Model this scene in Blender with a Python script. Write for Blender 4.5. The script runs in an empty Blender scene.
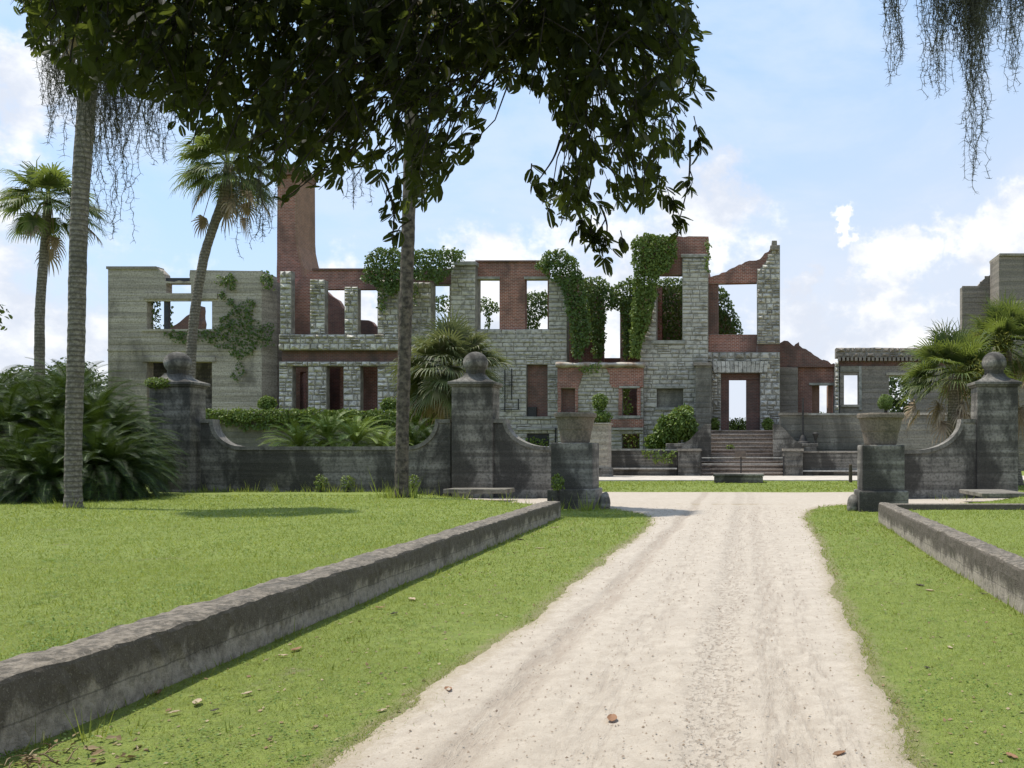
import bpy, bmesh, math, random
import numpy as np
from mathutils import Vector, Matrix, noise as mnoise
from mathutils.geometry import delaunay_2d_cdt
random.seed(7); rng = np.random.default_rng(7)
PI = math.pi
scene = bpy.context.scene
COL = scene.collection

# ------------------------------------------------------------------ camera
F, CX, HY, CAMH = 900.0, 745.0, 452.0, 1.6
cam = bpy.data.cameras.new("camera"); camo = bpy.data.objects.new("camera", cam); COL.objects.link(camo)
camo.location = (0, 0, CAMH); camo.rotation_euler = (PI/2, 0, 0)
cam.sensor_width = 36; cam.lens = F/1024*36
cam.shift_x = (512-CX)/1024; cam.shift_y = (HY-384)/1024
cam.clip_start = .05; cam.clip_end = 4000
scene.camera = camo

# ------------------------------------------------------------------ light, sky, exposure
SUN_EL, SUN_AZ = math.radians(68), math.atan2(-.96, .28)      # azimuth clockwise from +Y
sdir = Vector((math.sin(SUN_AZ)*math.cos(SUN_EL), math.cos(SUN_AZ)*math.cos(SUN_EL), math.sin(SUN_EL)))
sl = bpy.data.lights.new("sun", 'SUN'); sl.energy = 3.0; sl.angle = math.radians(.5); sl.color = (1, .955, .88)
so = bpy.data.objects.new("sun", sl); COL.objects.link(so)
so.rotation_euler = sdir.to_track_quat('Z', 'Y').to_euler()
vs = scene.view_settings
vs.view_transform = 'Standard'; vs.look = 'None'; vs.exposure = 0.88; vs.gamma = 1; vs.use_curve_mapping = False
scene.cycles.max_bounces = 6; scene.cycles.transparent_max_bounces = 4

class NT:
    def __init__(s, tree): s.t = tree; tree.nodes.clear()
    def n(s, typ, ins=None, **kw):
        nd = s.t.nodes.new(typ)
        for k, v in kw.items(): setattr(nd, k, v)
        for k, v in (ins or {}).items(): s.set(nd, k, v)
        return nd
    def set(s, nd, k, v):
        sock = nd.inputs[k]
        if isinstance(v, bpy.types.NodeSocket): s.t.links.new(v, sock)
        elif isinstance(v, bpy.types.Node): s.t.links.new(v.outputs[0], sock)
        else:
            if sock.type == 'RGBA' and len(v) == 3: v = (*v, 1)
            sock.default_value = v
    def math(s, op, a, b=0.0, c=None, clamp=False):
        nd = s.n('ShaderNodeMath', operation=op, use_clamp=clamp); s.set(nd, 0, a); s.set(nd, 1, b)
        if c is not None: s.set(nd, 2, c)
        return nd.outputs[0]
    def mix(s, fac, a, b, blend='MIX'):
        nd = s.n('ShaderNodeMix', data_type='RGBA', blend_type=blend)
        s.set(nd, 0, fac); s.set(nd, 6, a); s.set(nd, 7, b); return nd.outputs[2]
    def step(s, v, a, b, lo=0.0, hi=1.0, smooth=True):
        nd = s.n('ShaderNodeMapRange', interpolation_type='SMOOTHSTEP' if smooth else 'LINEAR')
        s.set(nd, 0, v); s.set(nd, 1, a); s.set(nd, 2, b); s.set(nd, 3, lo); s.set(nd, 4, hi); return nd.outputs[0]
    def noise(s, vec, scale, detail=4, rough=.55, dist=0.0):
        return s.n('ShaderNodeTexNoise', {'Vector': vec, 'Scale': scale, 'Detail': detail, 'Roughness': rough, 'Distortion': dist}).outputs[0]
    def mapping(s, vec, scale=(1, 1, 1), loc=(0, 0, 0)):
        return s.n('ShaderNodeMapping', {'Vector': vec, 'Scale': scale, 'Location': loc}).outputs[0]
    def ramp(s, fac, stops):
        nd = s.n('ShaderNodeValToRGB', {'Fac': fac}); e = nd.color_ramp.elements
        while len(e) < len(stops): e.new(.5)
        for el, (p, c) in zip(e, stops): el.position = p; el.color = (*c, 1) if len(c) == 3 else c
        return nd.outputs[0]

def ray(px, py): return Vector(((px-CX)/F, 1, -(py-HY)/F)).normalized()

world = bpy.data.worlds.new("World"); scene.world = world; world.use_nodes = True
w = NT(world.node_tree)
sky = w.n('ShaderNodeTexSky', sky_type='NISHITA'); sky.sun_disc = False
sky.sun_elevation = SUN_EL; sky.sun_rotation = SUN_AZ; sky.air_density = 1.0; sky.dust_density = 1.6; sky.ozone_density = 1.2
tc = w.n('ShaderNodeTexCoord').outputs['Generated']
dirn = w.n('ShaderNodeVectorMath', {0: tc}, operation='NORMALIZE').outputs[0]
sep = w.n('ShaderNodeSeparateXYZ', {0: dirn})
elev = sep.outputs[2]
# thin veil: stretched noise; cumulus: lumps at a few bearings low over the horizon
v1 = w.noise(w.mapping(dirn, (2.2, 2.2, 5.0)), 1.6, 7, .62, .35)
veil = w.step(v1, .40, .66)
low = w.step(w.math('ADD', elev, w.math('MULTIPLY', sep.outputs[0], -.30)), .0, .46, .92, .0)
c_n = w.noise(w.mapping(dirn, (1, 1, 1.5)), 8.0, 9, .62, .15)
c_n2 = w.noise(w.mapping(dirn, (1, 1, 1.3), (3, 1, 2)), 30.0, 6, .6)
cnn = w.math('ADD', w.math('MULTIPLY', c_n, .75), w.math('MULTIPLY', c_n2, .25))
wob = w.n('ShaderNodeTexNoise', {'Vector': dirn, 'Scale': 14.0, 'Detail': 5.0, 'Roughness': .65}).outputs[1]
warp = w.n('ShaderNodeVectorMath', {0: dirn, 1: w.n('ShaderNodeVectorMath', {0: w.n('ShaderNodeVectorMath', {0: wob, 1: (.5, .5, .5)}, operation='SUBTRACT').outputs[0], 'Scale': .17}, operation='SCALE').outputs[0]}, operation='ADD').outputs[0]
cum = None
for (px, py, rad) in ((705, 215, 80), (640, 275, 70), (600, 300, 90), (30, 350, 130), (110, 330, 60), (490, 300, 80), (350, 330, 70), (815, 292, 34), (845, 240, 20), (893, 268, 52), (880, 330, 75), (800, 330, 60), (985, 250, 60), (1040, 235, 60), (840, 375, 80), (1080, 330, 120), (1200, 260, 130), (10, 90, 70), (-120, 250, 150), (-260, 330, 160)):
    d = w.n('ShaderNodeVectorMath', {0: warp, 1: tuple(ray(px, py))}, operation='DISTANCE').outputs['Value']
    r = rad/F*(1.35 if rad > 50 else 1.2)
    b = w.step(d, r*1.15, 0.0, 0, 1, True)
    cum = b if cum is None else w.math('MAXIMUM', cum, b)
cmask = w.step(w.math('ADD', w.math('MULTIPLY', cum, .62), cnn), .76, 1.03)
base = w.mix(w.math('ADD', w.math('MULTIPLY', veil, .5), .10, clamp=True), w.mix(.7, sky.outputs[0], (1.45, 2.35, 3.6)), (2.8, 3.2, 3.85))
base = w.mix(low, base, (2.9, 3.08, 3.45))
csh = w.mix(w.step(cnn, .42, .62), (2.8, 3.0, 3.4), (4.1, 4.12, 4.15))
base = w.mix(w.math('MULTIPLY', cmask, .95), base, csh)
bg = w.n('ShaderNodeBackground', {'Color': base, 'Strength': .15})
w.n('ShaderNodeOutputWorld', {'Surface': bg.outputs[0]})

# ------------------------------------------------------------------ mesh and object helpers
def P(px, py, d): return Vector(((px-CX)*d/F, d, CAMH-(py-HY)*d/F))
def PX(px, d): return (px-CX)*d/F
def PZ(py, d): return CAMH-(py-HY)*d/F
ORG = {}
def link(o, parent, origin):
    COL.objects.link(o)
    if parent is not None:
        o.parent = parent; ORG[o.name] = ORG[parent.name]
    else:
        o.location = origin; ORG[o.name] = Vector(origin)
def props(o, label=None, cat=None, group=None, kind=None):
    if label: o['label'] = label
    if cat: o['category'] = cat
    if group: o['group'] = group
    if kind: o['kind'] = kind
    return o
def thing(name, loc, label, cat, group=None):
    o = bpy.data.objects.new(name, None); o.empty_display_size = .2
    link(o, None, loc); return props(o, label, cat, group)
def setmats(me, mat):
    for m in (mat if isinstance(mat, (list, tuple)) else [mat]): me.materials.append(m)
class MB:
    def __init__(s): s.v = []; s.f = []; s.m = []
    def add(s, vs_, fs, mi=0):
        o = len(s.v); s.v += [tuple(v) for v in vs_]
        for f in fs: s.f.append(tuple(i+o for i in f)); s.m.append(mi)
    def box(s, a, b, mi=0, bev=0.0):
        (x0, y0, z0), (x1, y1, z1) = a, b
        if bev <= 0:
            vs_ = [(x0,y0,z0),(x1,y0,z0),(x1,y1,z0),(x0,y1,z0),(x0,y0,z1),(x1,y0,z1),(x1,y1,z1),(x0,y1,z1)]
            s.add(vs_, [(3,2,1,0),(4,5,6,7),(0,1,5,4),(1,2,6,5),(2,3,7,6),(3,0,4,7)], mi); return
        bm = bmesh.new(); bmesh.ops.create_cube(bm, size=1)
        for v in bm.verts: v.co = Vector(((x0+x1)/2+v.co.x*(x1-x0), (y0+y1)/2+v.co.y*(y1-y0), (z0+z1)/2+v.co.z*(z1-z0)))
        bmesh.ops.bevel(bm, geom=bm.edges[:], offset=bev, segments=2, affect='EDGES', profile=.6)
        s.bm(bm, mi)
    def bm(s, bm, mi=0):
        bm.verts.index_update(); s.add([v.co for v in bm.verts], [[v.index for v in f.verts] for f in bm.faces], mi); bm.free()
    def tube(s, pts, rads, n=8, mi=0, cap=True):
        pts = [Vector(p) for p in pts]; rings = []; u = None
        for i, p in enumerate(pts):
            t = (pts[min(i+1, len(pts)-1)]-pts[max(i-1, 0)]).normalized()
            if u is None: u = t.orthogonal().normalized()
            u = (u-t*u.dot(t)).normalized(); q = t.cross(u)
            r = rads[i] if hasattr(rads, '__len__') else rads
            rings.append([p+(u*math.cos(2*PI*k/n)+q*math.sin(2*PI*k/n))*r for k in range(n)])
        vs_ = [v for r in rings for v in r]; fs = []
        for i in range(len(rings)-1):
            for k in range(n):
                k2 = (k+1) % n; fs.append((i*n+k, i*n+k2, (i+1)*n+k2, (i+1)*n+k))
        if cap: fs.append(tuple(range(n))[::-1]); fs.append(tuple((len(rings)-1)*n+k for k in range(n)))
        s.add(vs_, fs, mi)
    def lathe(s, c, prof, n=32, mi=0, wob=0.0):
        c = Vector(c); vs_ = []; fs = []
        for (r, z) in prof:
            for k in range(n):
                a = 2*PI*k/n; rr = r*(1+wob*mnoise.noise(Vector((math.cos(a)*2, math.sin(a)*2, z*3))+c))
                vs_.append(c+Vector((rr*math.cos(a), rr*math.sin(a), z)))
        for i in range(len(prof)-1):
            for k in range(n):
                k2 = (k+1) % n; fs.append((i*n+k, i*n+k2, (i+1)*n+k2, (i+1)*n+k))
        fs.append(tuple(range(n))[::-1]); fs.append(tuple((len(prof)-1)*n+k for k in range(n)))
        s.add(vs_, fs, mi)
    def rings(s, loops, mi=0, caps=True):
        n = len(loops[0]); fs = []
        for i in range(len(loops)-1):
            for k in range(n):
                k2 = (k+1) % n; fs.append((i*n+k, i*n+k2, (i+1)*n+k2, (i+1)*n+k))
        if caps: fs.append(tuple(range(n))[::-1]); fs.append(tuple((len(loops)-1)*n+k for k in range(n)))
        s.add([v for l in loops for v in l], fs, mi)
    def build(s, name, mat, parent=None, origin=(0, 0, 0), smooth=False, merge=False):
        org = ORG[parent.name] if parent is not None else Vector(origin)
        me = bpy.data.meshes.new(name)
        me.from_pydata([(x-org[0], y-org[1], z-org[2]) for x, y, z in s.v], [], s.f)
        setmats(me, mat)
        if isinstance(mat, (list, tuple)): me.polygons.foreach_set('material_index', s.m)
        if smooth: me.polygons.foreach_set('use_smooth', [True]*len(s.f))
        me.update()
        o = bpy.data.objects.new(name, me); link(o, parent, origin); return o
def np_mesh(name, V, Fq, mat, parent=None, origin=(0, 0, 0), smooth=False, attrs=None):
    """V (n,3) world, Fq (m,k)"""
    org = ORG[parent.name] if parent is not None else Vector(origin)
    me = bpy.data.meshes.new(name); V = np.asarray(V, np.float32)-np.array(org[:], np.float32); Fq = np.asarray(Fq, np.int32)
    m, k = Fq.shape
    me.vertices.add(len(V)); me.vertices.foreach_set('co', V.ravel())
    me.loops.add(m*k); me.loops.foreach_set('vertex_index', Fq.ravel())
    me.polygons.add(m); me.polygons.foreach_set('loop_start', np.arange(m, dtype=np.int32)*k); me.polygons.foreach_set('loop_total', np.full(m, k, np.int32))
    if smooth: me.polygons.foreach_set('use_smooth', np.ones(m, bool))
    for an, av in (attrs or {}).items():
        a = me.attributes.new(an, 'FLOAT', 'POINT'); a.data.foreach_set('value', np.asarray(av, np.float32))
    me.update(calc_edges=True); setmats(me, mat)
    o = bpy.data.objects.new(name, me); link(o, parent, origin); return o
def nrm(a): return a/np.maximum(np.linalg.norm(a, axis=1, keepdims=True), 1e-9)
def leaves(C, T, N, L, W, fold=.25):
    """folded oval leaves: C base, T direction, N face normal -> verts, quads"""
    n = len(C); T = nrm(T); S = nrm(np.cross(T, N)); N = np.cross(S, T)
    L = np.broadcast_to(np.asarray(L, float), n)[:, None]; W = np.broadcast_to(np.asarray(W, float), n)[:, None]
    b = C; tip = C+T*L-N*L*.12
    l1 = C+T*L*.32+S*W*.95*.5+N*W*fold; l2 = C+T*L*.7+S*W*.8*.5+N*(W*fold-L*.04)
    r1 = C+T*L*.32-S*W*.95*.5+N*W*fold; r2 = C+T*L*.7-S*W*.8*.5+N*(W*fold-L*.04)
    V = np.stack([b, l1, l2, tip, r2, r1], 1).reshape(-1, 3)
    o = (np.arange(n)*6)[:, None]
    Q = np.concatenate([o+np.array([[0, 1, 2, 3]]), o+np.array([[0, 3, 4, 5]])], 0)
    return V, Q
def leaves5(C, T, N, L, W, fold=.15):
    """rounder, blunt oval leaves"""
    n = len(C); T = nrm(T); S = nrm(np.cross(T, N)); N = np.cross(S, T)
    L = np.broadcast_to(np.asarray(L, float), n)[:, None]; W = np.broadcast_to(np.asarray(W, float), n)[:, None]
    def pt(f, s): return C+T*L*f+S*W*s*.5+N*(W*fold*abs(s)-L*.10*f*f)
    V = np.stack([C, pt(.2, .72), pt(.5, 1), pt(.82, .78), pt(1, .12), pt(1, -.12), pt(.82, -.78), pt(.5, -1), pt(.2, -.72)], 1).reshape(-1, 3)
    o = (np.arange(n)*9)[:, None]
    return V, np.concatenate([o+np.array([[0, 1, 2, 3, 4]]), o+np.array([[0, 5, 6, 7, 8]])], 0)
def unit_rand(n):
    a = rng.normal(size=(n, 3)); return nrm(a)
def in_poly(x, y, poly):
    inside = np.zeros(len(x), bool); n = len(poly)
    for i in range(n):
        x0, y0 = poly[i]; x1, y1 = poly[(i+1) % n]
        c = ((y0 > y) != (y1 > y))
        xi = (x1-x0)*(y-y0)/((y1-y0) if y1 != y0 else 1e-9)+x0
        inside ^= c & (x < xi)
    return inside

# ------------------------------------------------------------------ materials
def newmat(name):
    m = bpy.data.materials.new(name); m.use_nodes = True; t = NT(m.node_tree)
    co = t.n('ShaderNodeTexCoord').outputs['Object']; return m, t, co
def finish(t, color, rough=.9, height=None, bump=.4, dist=.02, spec=.3, trans=None):
    ins = {'Base Color': color, 'Roughness': rough, 'Specular IOR Level': spec}
    if height is not None:
        ins['Normal'] = t.n('ShaderNodeBump', {'Height': height, 'Strength': bump, 'Distance': dist}).outputs[0]
    b = t.n('ShaderNodeBsdfPrincipled', ins).outputs[0]
    if trans is not None:
        tr = t.n('ShaderNodeBsdfTranslucent', {'Color': trans[0]}).outputs[0]
        b = t.n('ShaderNodeMixShader', {0: trans[1], 1: b, 2: tr}).outputs[0]
    t.n('ShaderNodeOutputMaterial', {'Surface': b})
def uwall(t, co):
    s = t.n('ShaderNodeSeparateXYZ', {0: co})
    return t.n('ShaderNodeCombineXYZ', {0: t.math('ADD', s.outputs[0], s.outputs[1]), 1: s.outputs[2], 2: 0.0}).outputs[0]
def isl(t): return t.n('ShaderNodeNewGeometry').outputs['Random Per Island']

def m_tabby(name, light, mid, dark, dscale=.35, dlo=.42, dhi=.62, board=.33, bump=.5, sc=1.0):
    m, t, co = newmat(name); u = uwall(t, co)
    lay = t.noise(t.mapping(u, (.12, 1/board, 1)), 1.0, 3, .6)          # board-formed layers
    fine = t.noise(co, 9*sc, 6, .65); grit = t.noise(co, 45*sc, 3, .6)
    big = t.noise(t.mapping(u, (1, .45, 1)), dscale*sc, 6, .62, .4)        # mould, running down the face
    c = t.mix(t.step(lay, .40, .60), mid, light)
    c = t.mix(t.math('MULTIPLY', t.step(fine, .42, .68), .6), c, dark)
    c = t.mix(t.math('MULTIPLY', t.step(big, dlo, dhi), .85), c, dark)
    c = t.mix(t.math('MULTIPLY', t.step(grit, .55, .72), .35), c, light)
    r = t.math('MULTIPLY', isl(t), .35); c = t.mix(r, c, t.mix(.5, c, dark))
    h = t.math('ADD', t.math('MULTIPLY', lay, .9), t.math('ADD', t.math('MULTIPLY', fine, .5), t.math('MULTIPLY', grit, .25)))
    finish(t, c, .95, h, bump, .05); return m
def m_stone(name, a, b, mort):
    m, t, co = newmat(name)
    r = isl(t); n1 = t.noise(co, 3.2, 6, .65); n2 = t.noise(co, .22, 5, .6, .5)
    c = t.mix(r, a, b)
    c = t.mix(t.math('MULTIPLY', t.step(n1, .45, .62), .7), c, mort); c = t.mix(t.step(t.noise(co, 6.5, 4, .6), .56, .68, 0, .5), c, b)
    c = t.mix(t.math('MULTIPLY', t.step(n2, .5, .68), .6), c, mort)
    finish(t, c, .9, n1, .6, .08); return m
def m_brick(name, a, b, mort, stain, h=.11, wdt=.3, slo=.45, shi=.7):
    m, t, co = newmat(name); u = uwall(t, co)
    br = t.n('ShaderNodeTexBrick', {'Vector': u, 'Color1': a, 'Color2': b, 'Mortar': mort, 'Scale': 1.0, 'Mortar Size': .012, 'Bias': 0.0, 'Brick Width': wdt, 'Row Height': h})
    n1 = t.noise(co, 1.6, 6, .65); n2 = t.noise(t.mapping(u, (1, .5, 1)), .35, 5, .6, .4)
    c = t.mix(t.math('MULTIPLY', t.step(n1, .4, .7), .45), br.outputs[0], stain)
    c = t.mix(t.math('MULTIPLY', t.step(n2, slo, shi), .75), c, stain)
    finish(t, c, .92, t.math('ADD', br.outputs[1], n1), -.4, .02); return m
def m_leaf(name, cols, trans=.3, tcol=(.16, .22, .03), rough=.5, spec=.4, nscale=.8, nmix=.35):
    m, t, co = newmat(name)
    n = len(cols); c = t.ramp(isl(t), [((i+.5)/n, x) for i, x in enumerate(cols)])
    c = t.mix(t.step(t.noise(co, nscale, 3), .35, .65, 0, nmix), c, cols[0])
    finish(t, c, rough, spec=spec, trans=(tcol, trans)); return m
def m_plain(name, a, b, scale=6, rough=.85, bump=.3, dist=.02, spec=.3, detail=6, lo=.35, hi=.65):
    m, t, co = newmat(name); n = t.noise(co, scale, detail, .62)
    finish(t, t.mix(t.step(n, lo, hi), a, b), rough, n, bump, dist, spec); return m

M = {}
M['tabby'] = m_tabby('tabby_concrete', (.47, .41, .335), (.33, .287, .232), (.105, .091, .074), .3, .48, .66)
M['tabby_brown'] = m_tabby('brown_tabby', (.30, .255, .21), (.22, .19, .155), (.09, .078, .066), .25, .48, .68)
M['tabby_green'] = m_tabby('terrace_tabby', (.285, .262, .212), (.21, .193, .157), (.075, .07, .058), .35, .45, .64)
M['gate'] = m_tabby('gate_concrete', (.30, .275, .235), (.15, .136, .115), (.034, .031, .027), .6, .42, .58, .28, .6, 1.4)
M['coping'] = m_tabby('coping_concrete', (.30, .27, .22), (.20, .18, .145), (.07, .063, .05), 1.2, .45, .66, .5, .5, 1.6)
M['stone'] = m_stone('rock_faced_stone', (.37, .342, .295), (.62, .575, .50), (.15, .138, .117))
M['stone_light'] = m_stone('pale_stone', (.40, .37, .32), (.68, .632, .555), (.155, .143, .12))
M['stone_smooth'] = m_stone('stone_ashlar', (.40, .366, .315), (.52, .48, .415), (.17, .157, .134))
M['brick'] = m_brick('red_brick', (.34, .118, .078), (.20, .07, .05), (.46, .38, .32), (.10, .062, .052), slo=.42, shi=.64)
M['brick_dark'] = m_brick('stained_brick', (.20, .086, .062), (.13, .06, .047), (.20, .17, .145), (.06, .048, .041))
M['brick_buff'] = m_brick('buff_brick', (.30, .155, .10), (.24, .12, .08), (.30, .24, .19), (.15, .095, .07))
M['gate_coping'] = m_tabby('gate_coping', (.27, .245, .21), (.18, .165, .14), (.06, .055, .047), 1.2, .45, .66, .5, .5, 1.6)
M['mortar'] = m_plain('old_mortar', (.28, .256, .215), (.15, .137, .115), 2.0)
M['trim'] = m_plain('pale_trim', (.36, .34, .30), (.20, .19, .165), 2.5)
M['coping_white'] = m_plain('plaster_coping', (.46, .42, .36), (.24, .17, .125), 1.6, bump=.6, dist=.1)
M['steel'] = m_plain('rusty_steel', (.03, .034, .045), (.05, .045, .042), 3, .6)
M['iron'] = m_plain('dark_iron', (.02, .02, .02), (.045, .04, .035), 8, .6)
M['rail'] = m_plain('weathered_rail', (.5, .47, .42), (.32, .29, .25), 5, .7)
M['wood'] = m_plain('weathered_wood', (.10, .075, .05), (.05, .04, .03), 8, .85)
M['sign'] = m_plain('weathered_sign', (.16, .12, .09), (.10, .08, .065), 4, .7)
M['step'] = m_tabby('step_concrete', (.40, .335, .28), (.23, .185, .155), (.06, .05, .043), .5, .48, .68, .28)
M['palm_trunk'] = None
m, t, co = newmat('palm_bark')
rg = t.n('ShaderNodeTexWave', {'Vector': t.mapping(co, (.3, .3, 1)), 'Scale': 2.6, 'Distortion': 2.2, 'Detail': 3.0, 'Detail Scale': 2.5}, bands_direction='Z').outputs[1]
n1 = t.noise(co, 14, 6, .7); n2 = t.noise(co, 1.5, 4, .6)
c = t.mix(t.step(n1, .35, .68), (.11, .095, .076), (.26, .23, .185))
c = t.mix(t.math('MULTIPLY', t.step(rg, .55, .95), .6), c, (.06, .05, .04)); c = t.mix(t.step(n2, .5, .7, 0, .5), c, (.07, .066, .05))
finish(t, c, .95, t.math('ADD', t.math('MULTIPLY', rg, .4), n1), .7, .03); M['palm_trunk'] = m
M['palm_trunk_dark'] = m_plain('dark_palm_bark', (.15, .122, .094), (.045, .037, .03), 7, .95, .8, .04, detail=8)
M['bark'] = m_plain('oak_bark', (.06, .05, .042), (.022, .019, .016), 9, .95, .8, .03)
M['palm'] = m_leaf('palm_leaf', [(.055, .085, .028), (.09, .125, .038), (.15, .175, .06), (.075, .105, .036), (.20, .20, .09)], .34, (.2, .25, .04), .6, .2)
M['palm_old'] = m_leaf('old_palm_leaf', [(.07, .095, .04), (.12, .14, .06), (.17, .18, .09), (.09, .115, .05), (.28, .26, .17)], .25, (.2, .22, .07), .6, .2)
M['palm_dead'] = m_leaf('dead_palm_leaf', [(.30, .225, .15), (.21, .15, .095), (.38, .30, .21), (.14, .10, .068)], .15, (.25, .18, .1), .8, .2)
M['palm_pod'] = m_leaf('palm_flower', [(.22, .22, .05), (.28, .26, .07), (.18, .2, .04)], .3, (.25, .25, .05), .8, .2)
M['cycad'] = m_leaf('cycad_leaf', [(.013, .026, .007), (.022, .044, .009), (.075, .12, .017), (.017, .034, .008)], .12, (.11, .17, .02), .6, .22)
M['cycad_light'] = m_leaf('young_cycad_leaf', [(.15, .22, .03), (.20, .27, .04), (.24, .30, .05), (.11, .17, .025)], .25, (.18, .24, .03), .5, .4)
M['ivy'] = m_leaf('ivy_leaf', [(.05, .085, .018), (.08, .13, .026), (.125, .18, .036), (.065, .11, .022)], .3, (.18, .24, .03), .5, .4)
M['ivy_bright'] = m_leaf('fig_leaf', [(.09, .14, .026), (.14, .195, .036), (.21, .26, .05), (.11, .165, .03)], .32, (.16, .2, .03), .55, .35)  # brighter yellow-green leaf colour for clipped creeper, weeds and fern
M['shrub'] = m_leaf('shrub_leaf', [(.09, .145, .025), (.14, .21, .036), (.20, .27, .05), (.105, .165, .03)], .32, (.15, .2, .03), .5, .4)
M['far'] = m_leaf('far_tree_leaf', [(.04, .065, .022), (.06, .09, .03), (.075, .105, .035)], .2, (.12, .16, .03), .6, .3)
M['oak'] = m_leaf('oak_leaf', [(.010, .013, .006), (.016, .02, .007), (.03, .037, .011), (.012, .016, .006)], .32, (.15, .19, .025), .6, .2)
M['moss'] = m_leaf('spanish_moss', [(.15, .155, .125), (.20, .20, .165), (.10, .10, .085)], .15, (.15, .15, .11), .9, .1)
M['grass'] = m_leaf('grass_blade', [(.13, .178, .026), (.20, .265, .038), (.255, .315, .056), (.175, .238, .034), (.23, .295, .047), (.31, .285, .12)], .38, (.33, .37, .06), .6, .2, .45, .8)
M['grit'] = m_leaf('path_grit', [(.30, .24, .18), (.16, .12, .09), (.42, .36, .29), (.22, .17, .12)], 0, rough=.9, spec=.1)
M['litter'] = m_leaf('leaf_litter', [(.20, .13, .07), (.30, .23, .13), (.10, .07, .04), (.38, .31, .19)], .1, (.3, .2, .1), .8, .2)
M['clover'] = m_leaf('clover_leaf', [(.09, .16, .03), (.15, .23, .05), (.07, .13, .025), (.24, .30, .09)], .3, (.25, .35, .05), .6, .2)
M['dry'] = m_leaf('dry_leaf', [(.26, .14, .075), (.26, .14, .075)], .15, (.3, .15, .06), .7, .3, 30)
M['dry_pale'] = m_leaf('pale_dry_leaf', [(.42, .33, .22), (.42, .33, .22)], .15, (.4, .3, .15), .7, .3, 30)
M['dry_dark'] = m_leaf('dark_dry_leaf', [(.05, .04, .03), (.05, .04, .03)], .1, (.1, .06, .03), .7, .3, 30)

# curb: pale below, sooty mould band under the top edge
m, t, co = newmat('curb_concrete')
s = t.n('ShaderNodeSeparateXYZ', {0: co}); z = s.outputs[2]
n1 = t.noise(co, 2.2, 6, .65, .3); n2 = t.noise(co, 16, 6, .7); n3 = t.noise(co, 70, 3, .6); up = t.n('ShaderNodeSeparateXYZ', {0: t.n('ShaderNodeNewGeometry').outputs['Normal']}).outputs[2]
nv = t.noise(t.mapping(co, (1, 1, .6)), 2.6, 8, .72, .5)
band = t.step(t.math('ADD', z, t.math('MULTIPLY', t.math('SUBTRACT', nv, .5), .75)), .10, .24)
c = t.mix(t.step(n2, .35, .7), (.36, .31, .25), (.19, .163, .13))
c = t.mix(t.math('MULTIPLY', band, .8), c, (.060, .048, .036))
top = t.mix(t.step(n2, .36, .62), (.23, .195, .15), (.085, .073, .056))
top = t.mix(t.step(n1, .5, .68, 0, .55), top, (.06, .055, .045))
seam = t.step(t.math('ABSOLUTE', t.math('ADD', t.math('SUBTRACT', z, .15), t.math('MULTIPLY', t.math('SUBTRACT', n1, .5), .06))), .008, .003)
c = t.mix(t.math('MULTIPLY', seam, .5), c, (.05, .043, .035))
c = t.mix(t.step(up, .55, .85), c, top); c = t.mix(t.step(n3, .56, .7, 0, .35), c, (.36, .33, .28))
finish(t, c, .95, t.math('ADD', n2, t.math('MULTIPLY', n3, .5)), .8, .025); M['curb'] = m
# soil and turf under the blades
m, t, co = newmat('turf_ground')
n1 = t.noise(co, .35, 5, .6, .3); n2 = t.noise(co, 7, 6, .7); n3 = t.noise(co, 40, 4, .65)
c = t.mix(t.step(n2, .35, .65), (.135, .175, .034), (.19, .23, .046)); c = t.mix(t.step(n1, .45, .65, 0, .5), c, (.145, .185, .036))
c = t.mix(t.step(n3, .52, .7, 0, .6), c, (.14, .125, .06)); c = t.mix(t.step(t.noise(co, 1.3, 5, .7), .6, .72, 0, .55), c, (.16, .14, .085))
ea = t.n('ShaderNodeAttribute', attribute_name='edge').outputs['Fac']
c = t.mix(t.step(t.math('ADD', ea, t.math('MULTIPLY', t.math('SUBTRACT', n2, .5), 1.2)), .45, 1.0, 0, .75), c, (.22, .185, .105))
finish(t, c, .95, t.math('ADD', n2, n3), .9, .03); M['turf'] = m
# sand road, with tyre tracks that run along it
m, t, co = newmat('sand_road')
s = t.n('ShaderNodeSeparateXYZ', {0: co}); x, y = s.outputs[0], s.outputs[1]
wx = t.math('ADD', x, t.math('MULTIPLY', t.math('SUBTRACT', t.noise(t.mapping(co, (.0, .22, 0)), 1.0, 2), .5), .5))
n1 = t.noise(co, .8, 6, .62, .3); n2 = t.noise(co, 6, 7, .68); n3 = t.noise(co, 60, 4, .7); n4 = t.noise(co, 24, 5, .72)
c = t.mix(t.step(n2, .33, .7), (.425, .37, .30), (.35, .30, .24)); c = t.mix(t.step(n1, .48, .68, 0, .6), c, (.36, .31, .25))
c = t.mix(t.step(n3, .52, .66, 0, .45), c, (.32, .265, .21)); c = t.mix(t.step(n3, .28, .42, .45, 0), c, (.54, .485, .41))
def track(x0, wd, a, b):
    d = t.math('ABSOLUTE', t.math('SUBTRACT', wx, x0)); bandm = t.step(d, wd, wd*.35, 0, 1)
    return t.math('MULTIPLY', bandm, t.step(t.noise(t.mapping(co, (6, 1, 1)), a, 6, .7, .4), b-.08, b+.26))
tk = t.math('MULTIPLY', track(-.18, .22, 2.2, .53), .4)
for tr in ((-1.5, .2, 2, .36), (.24, .22, 2.6, .46), (-.85, .3, 1.8, .52), (.55, .12, 3, .52)): tk = t.math('MAXIMUM', tk, t.math('MULTIPLY', track(*tr), .5))
lump = t.step(t.noise(t.mapping(co, (1, .7, 1)), 24, 4, .65), .53, .60)
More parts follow.
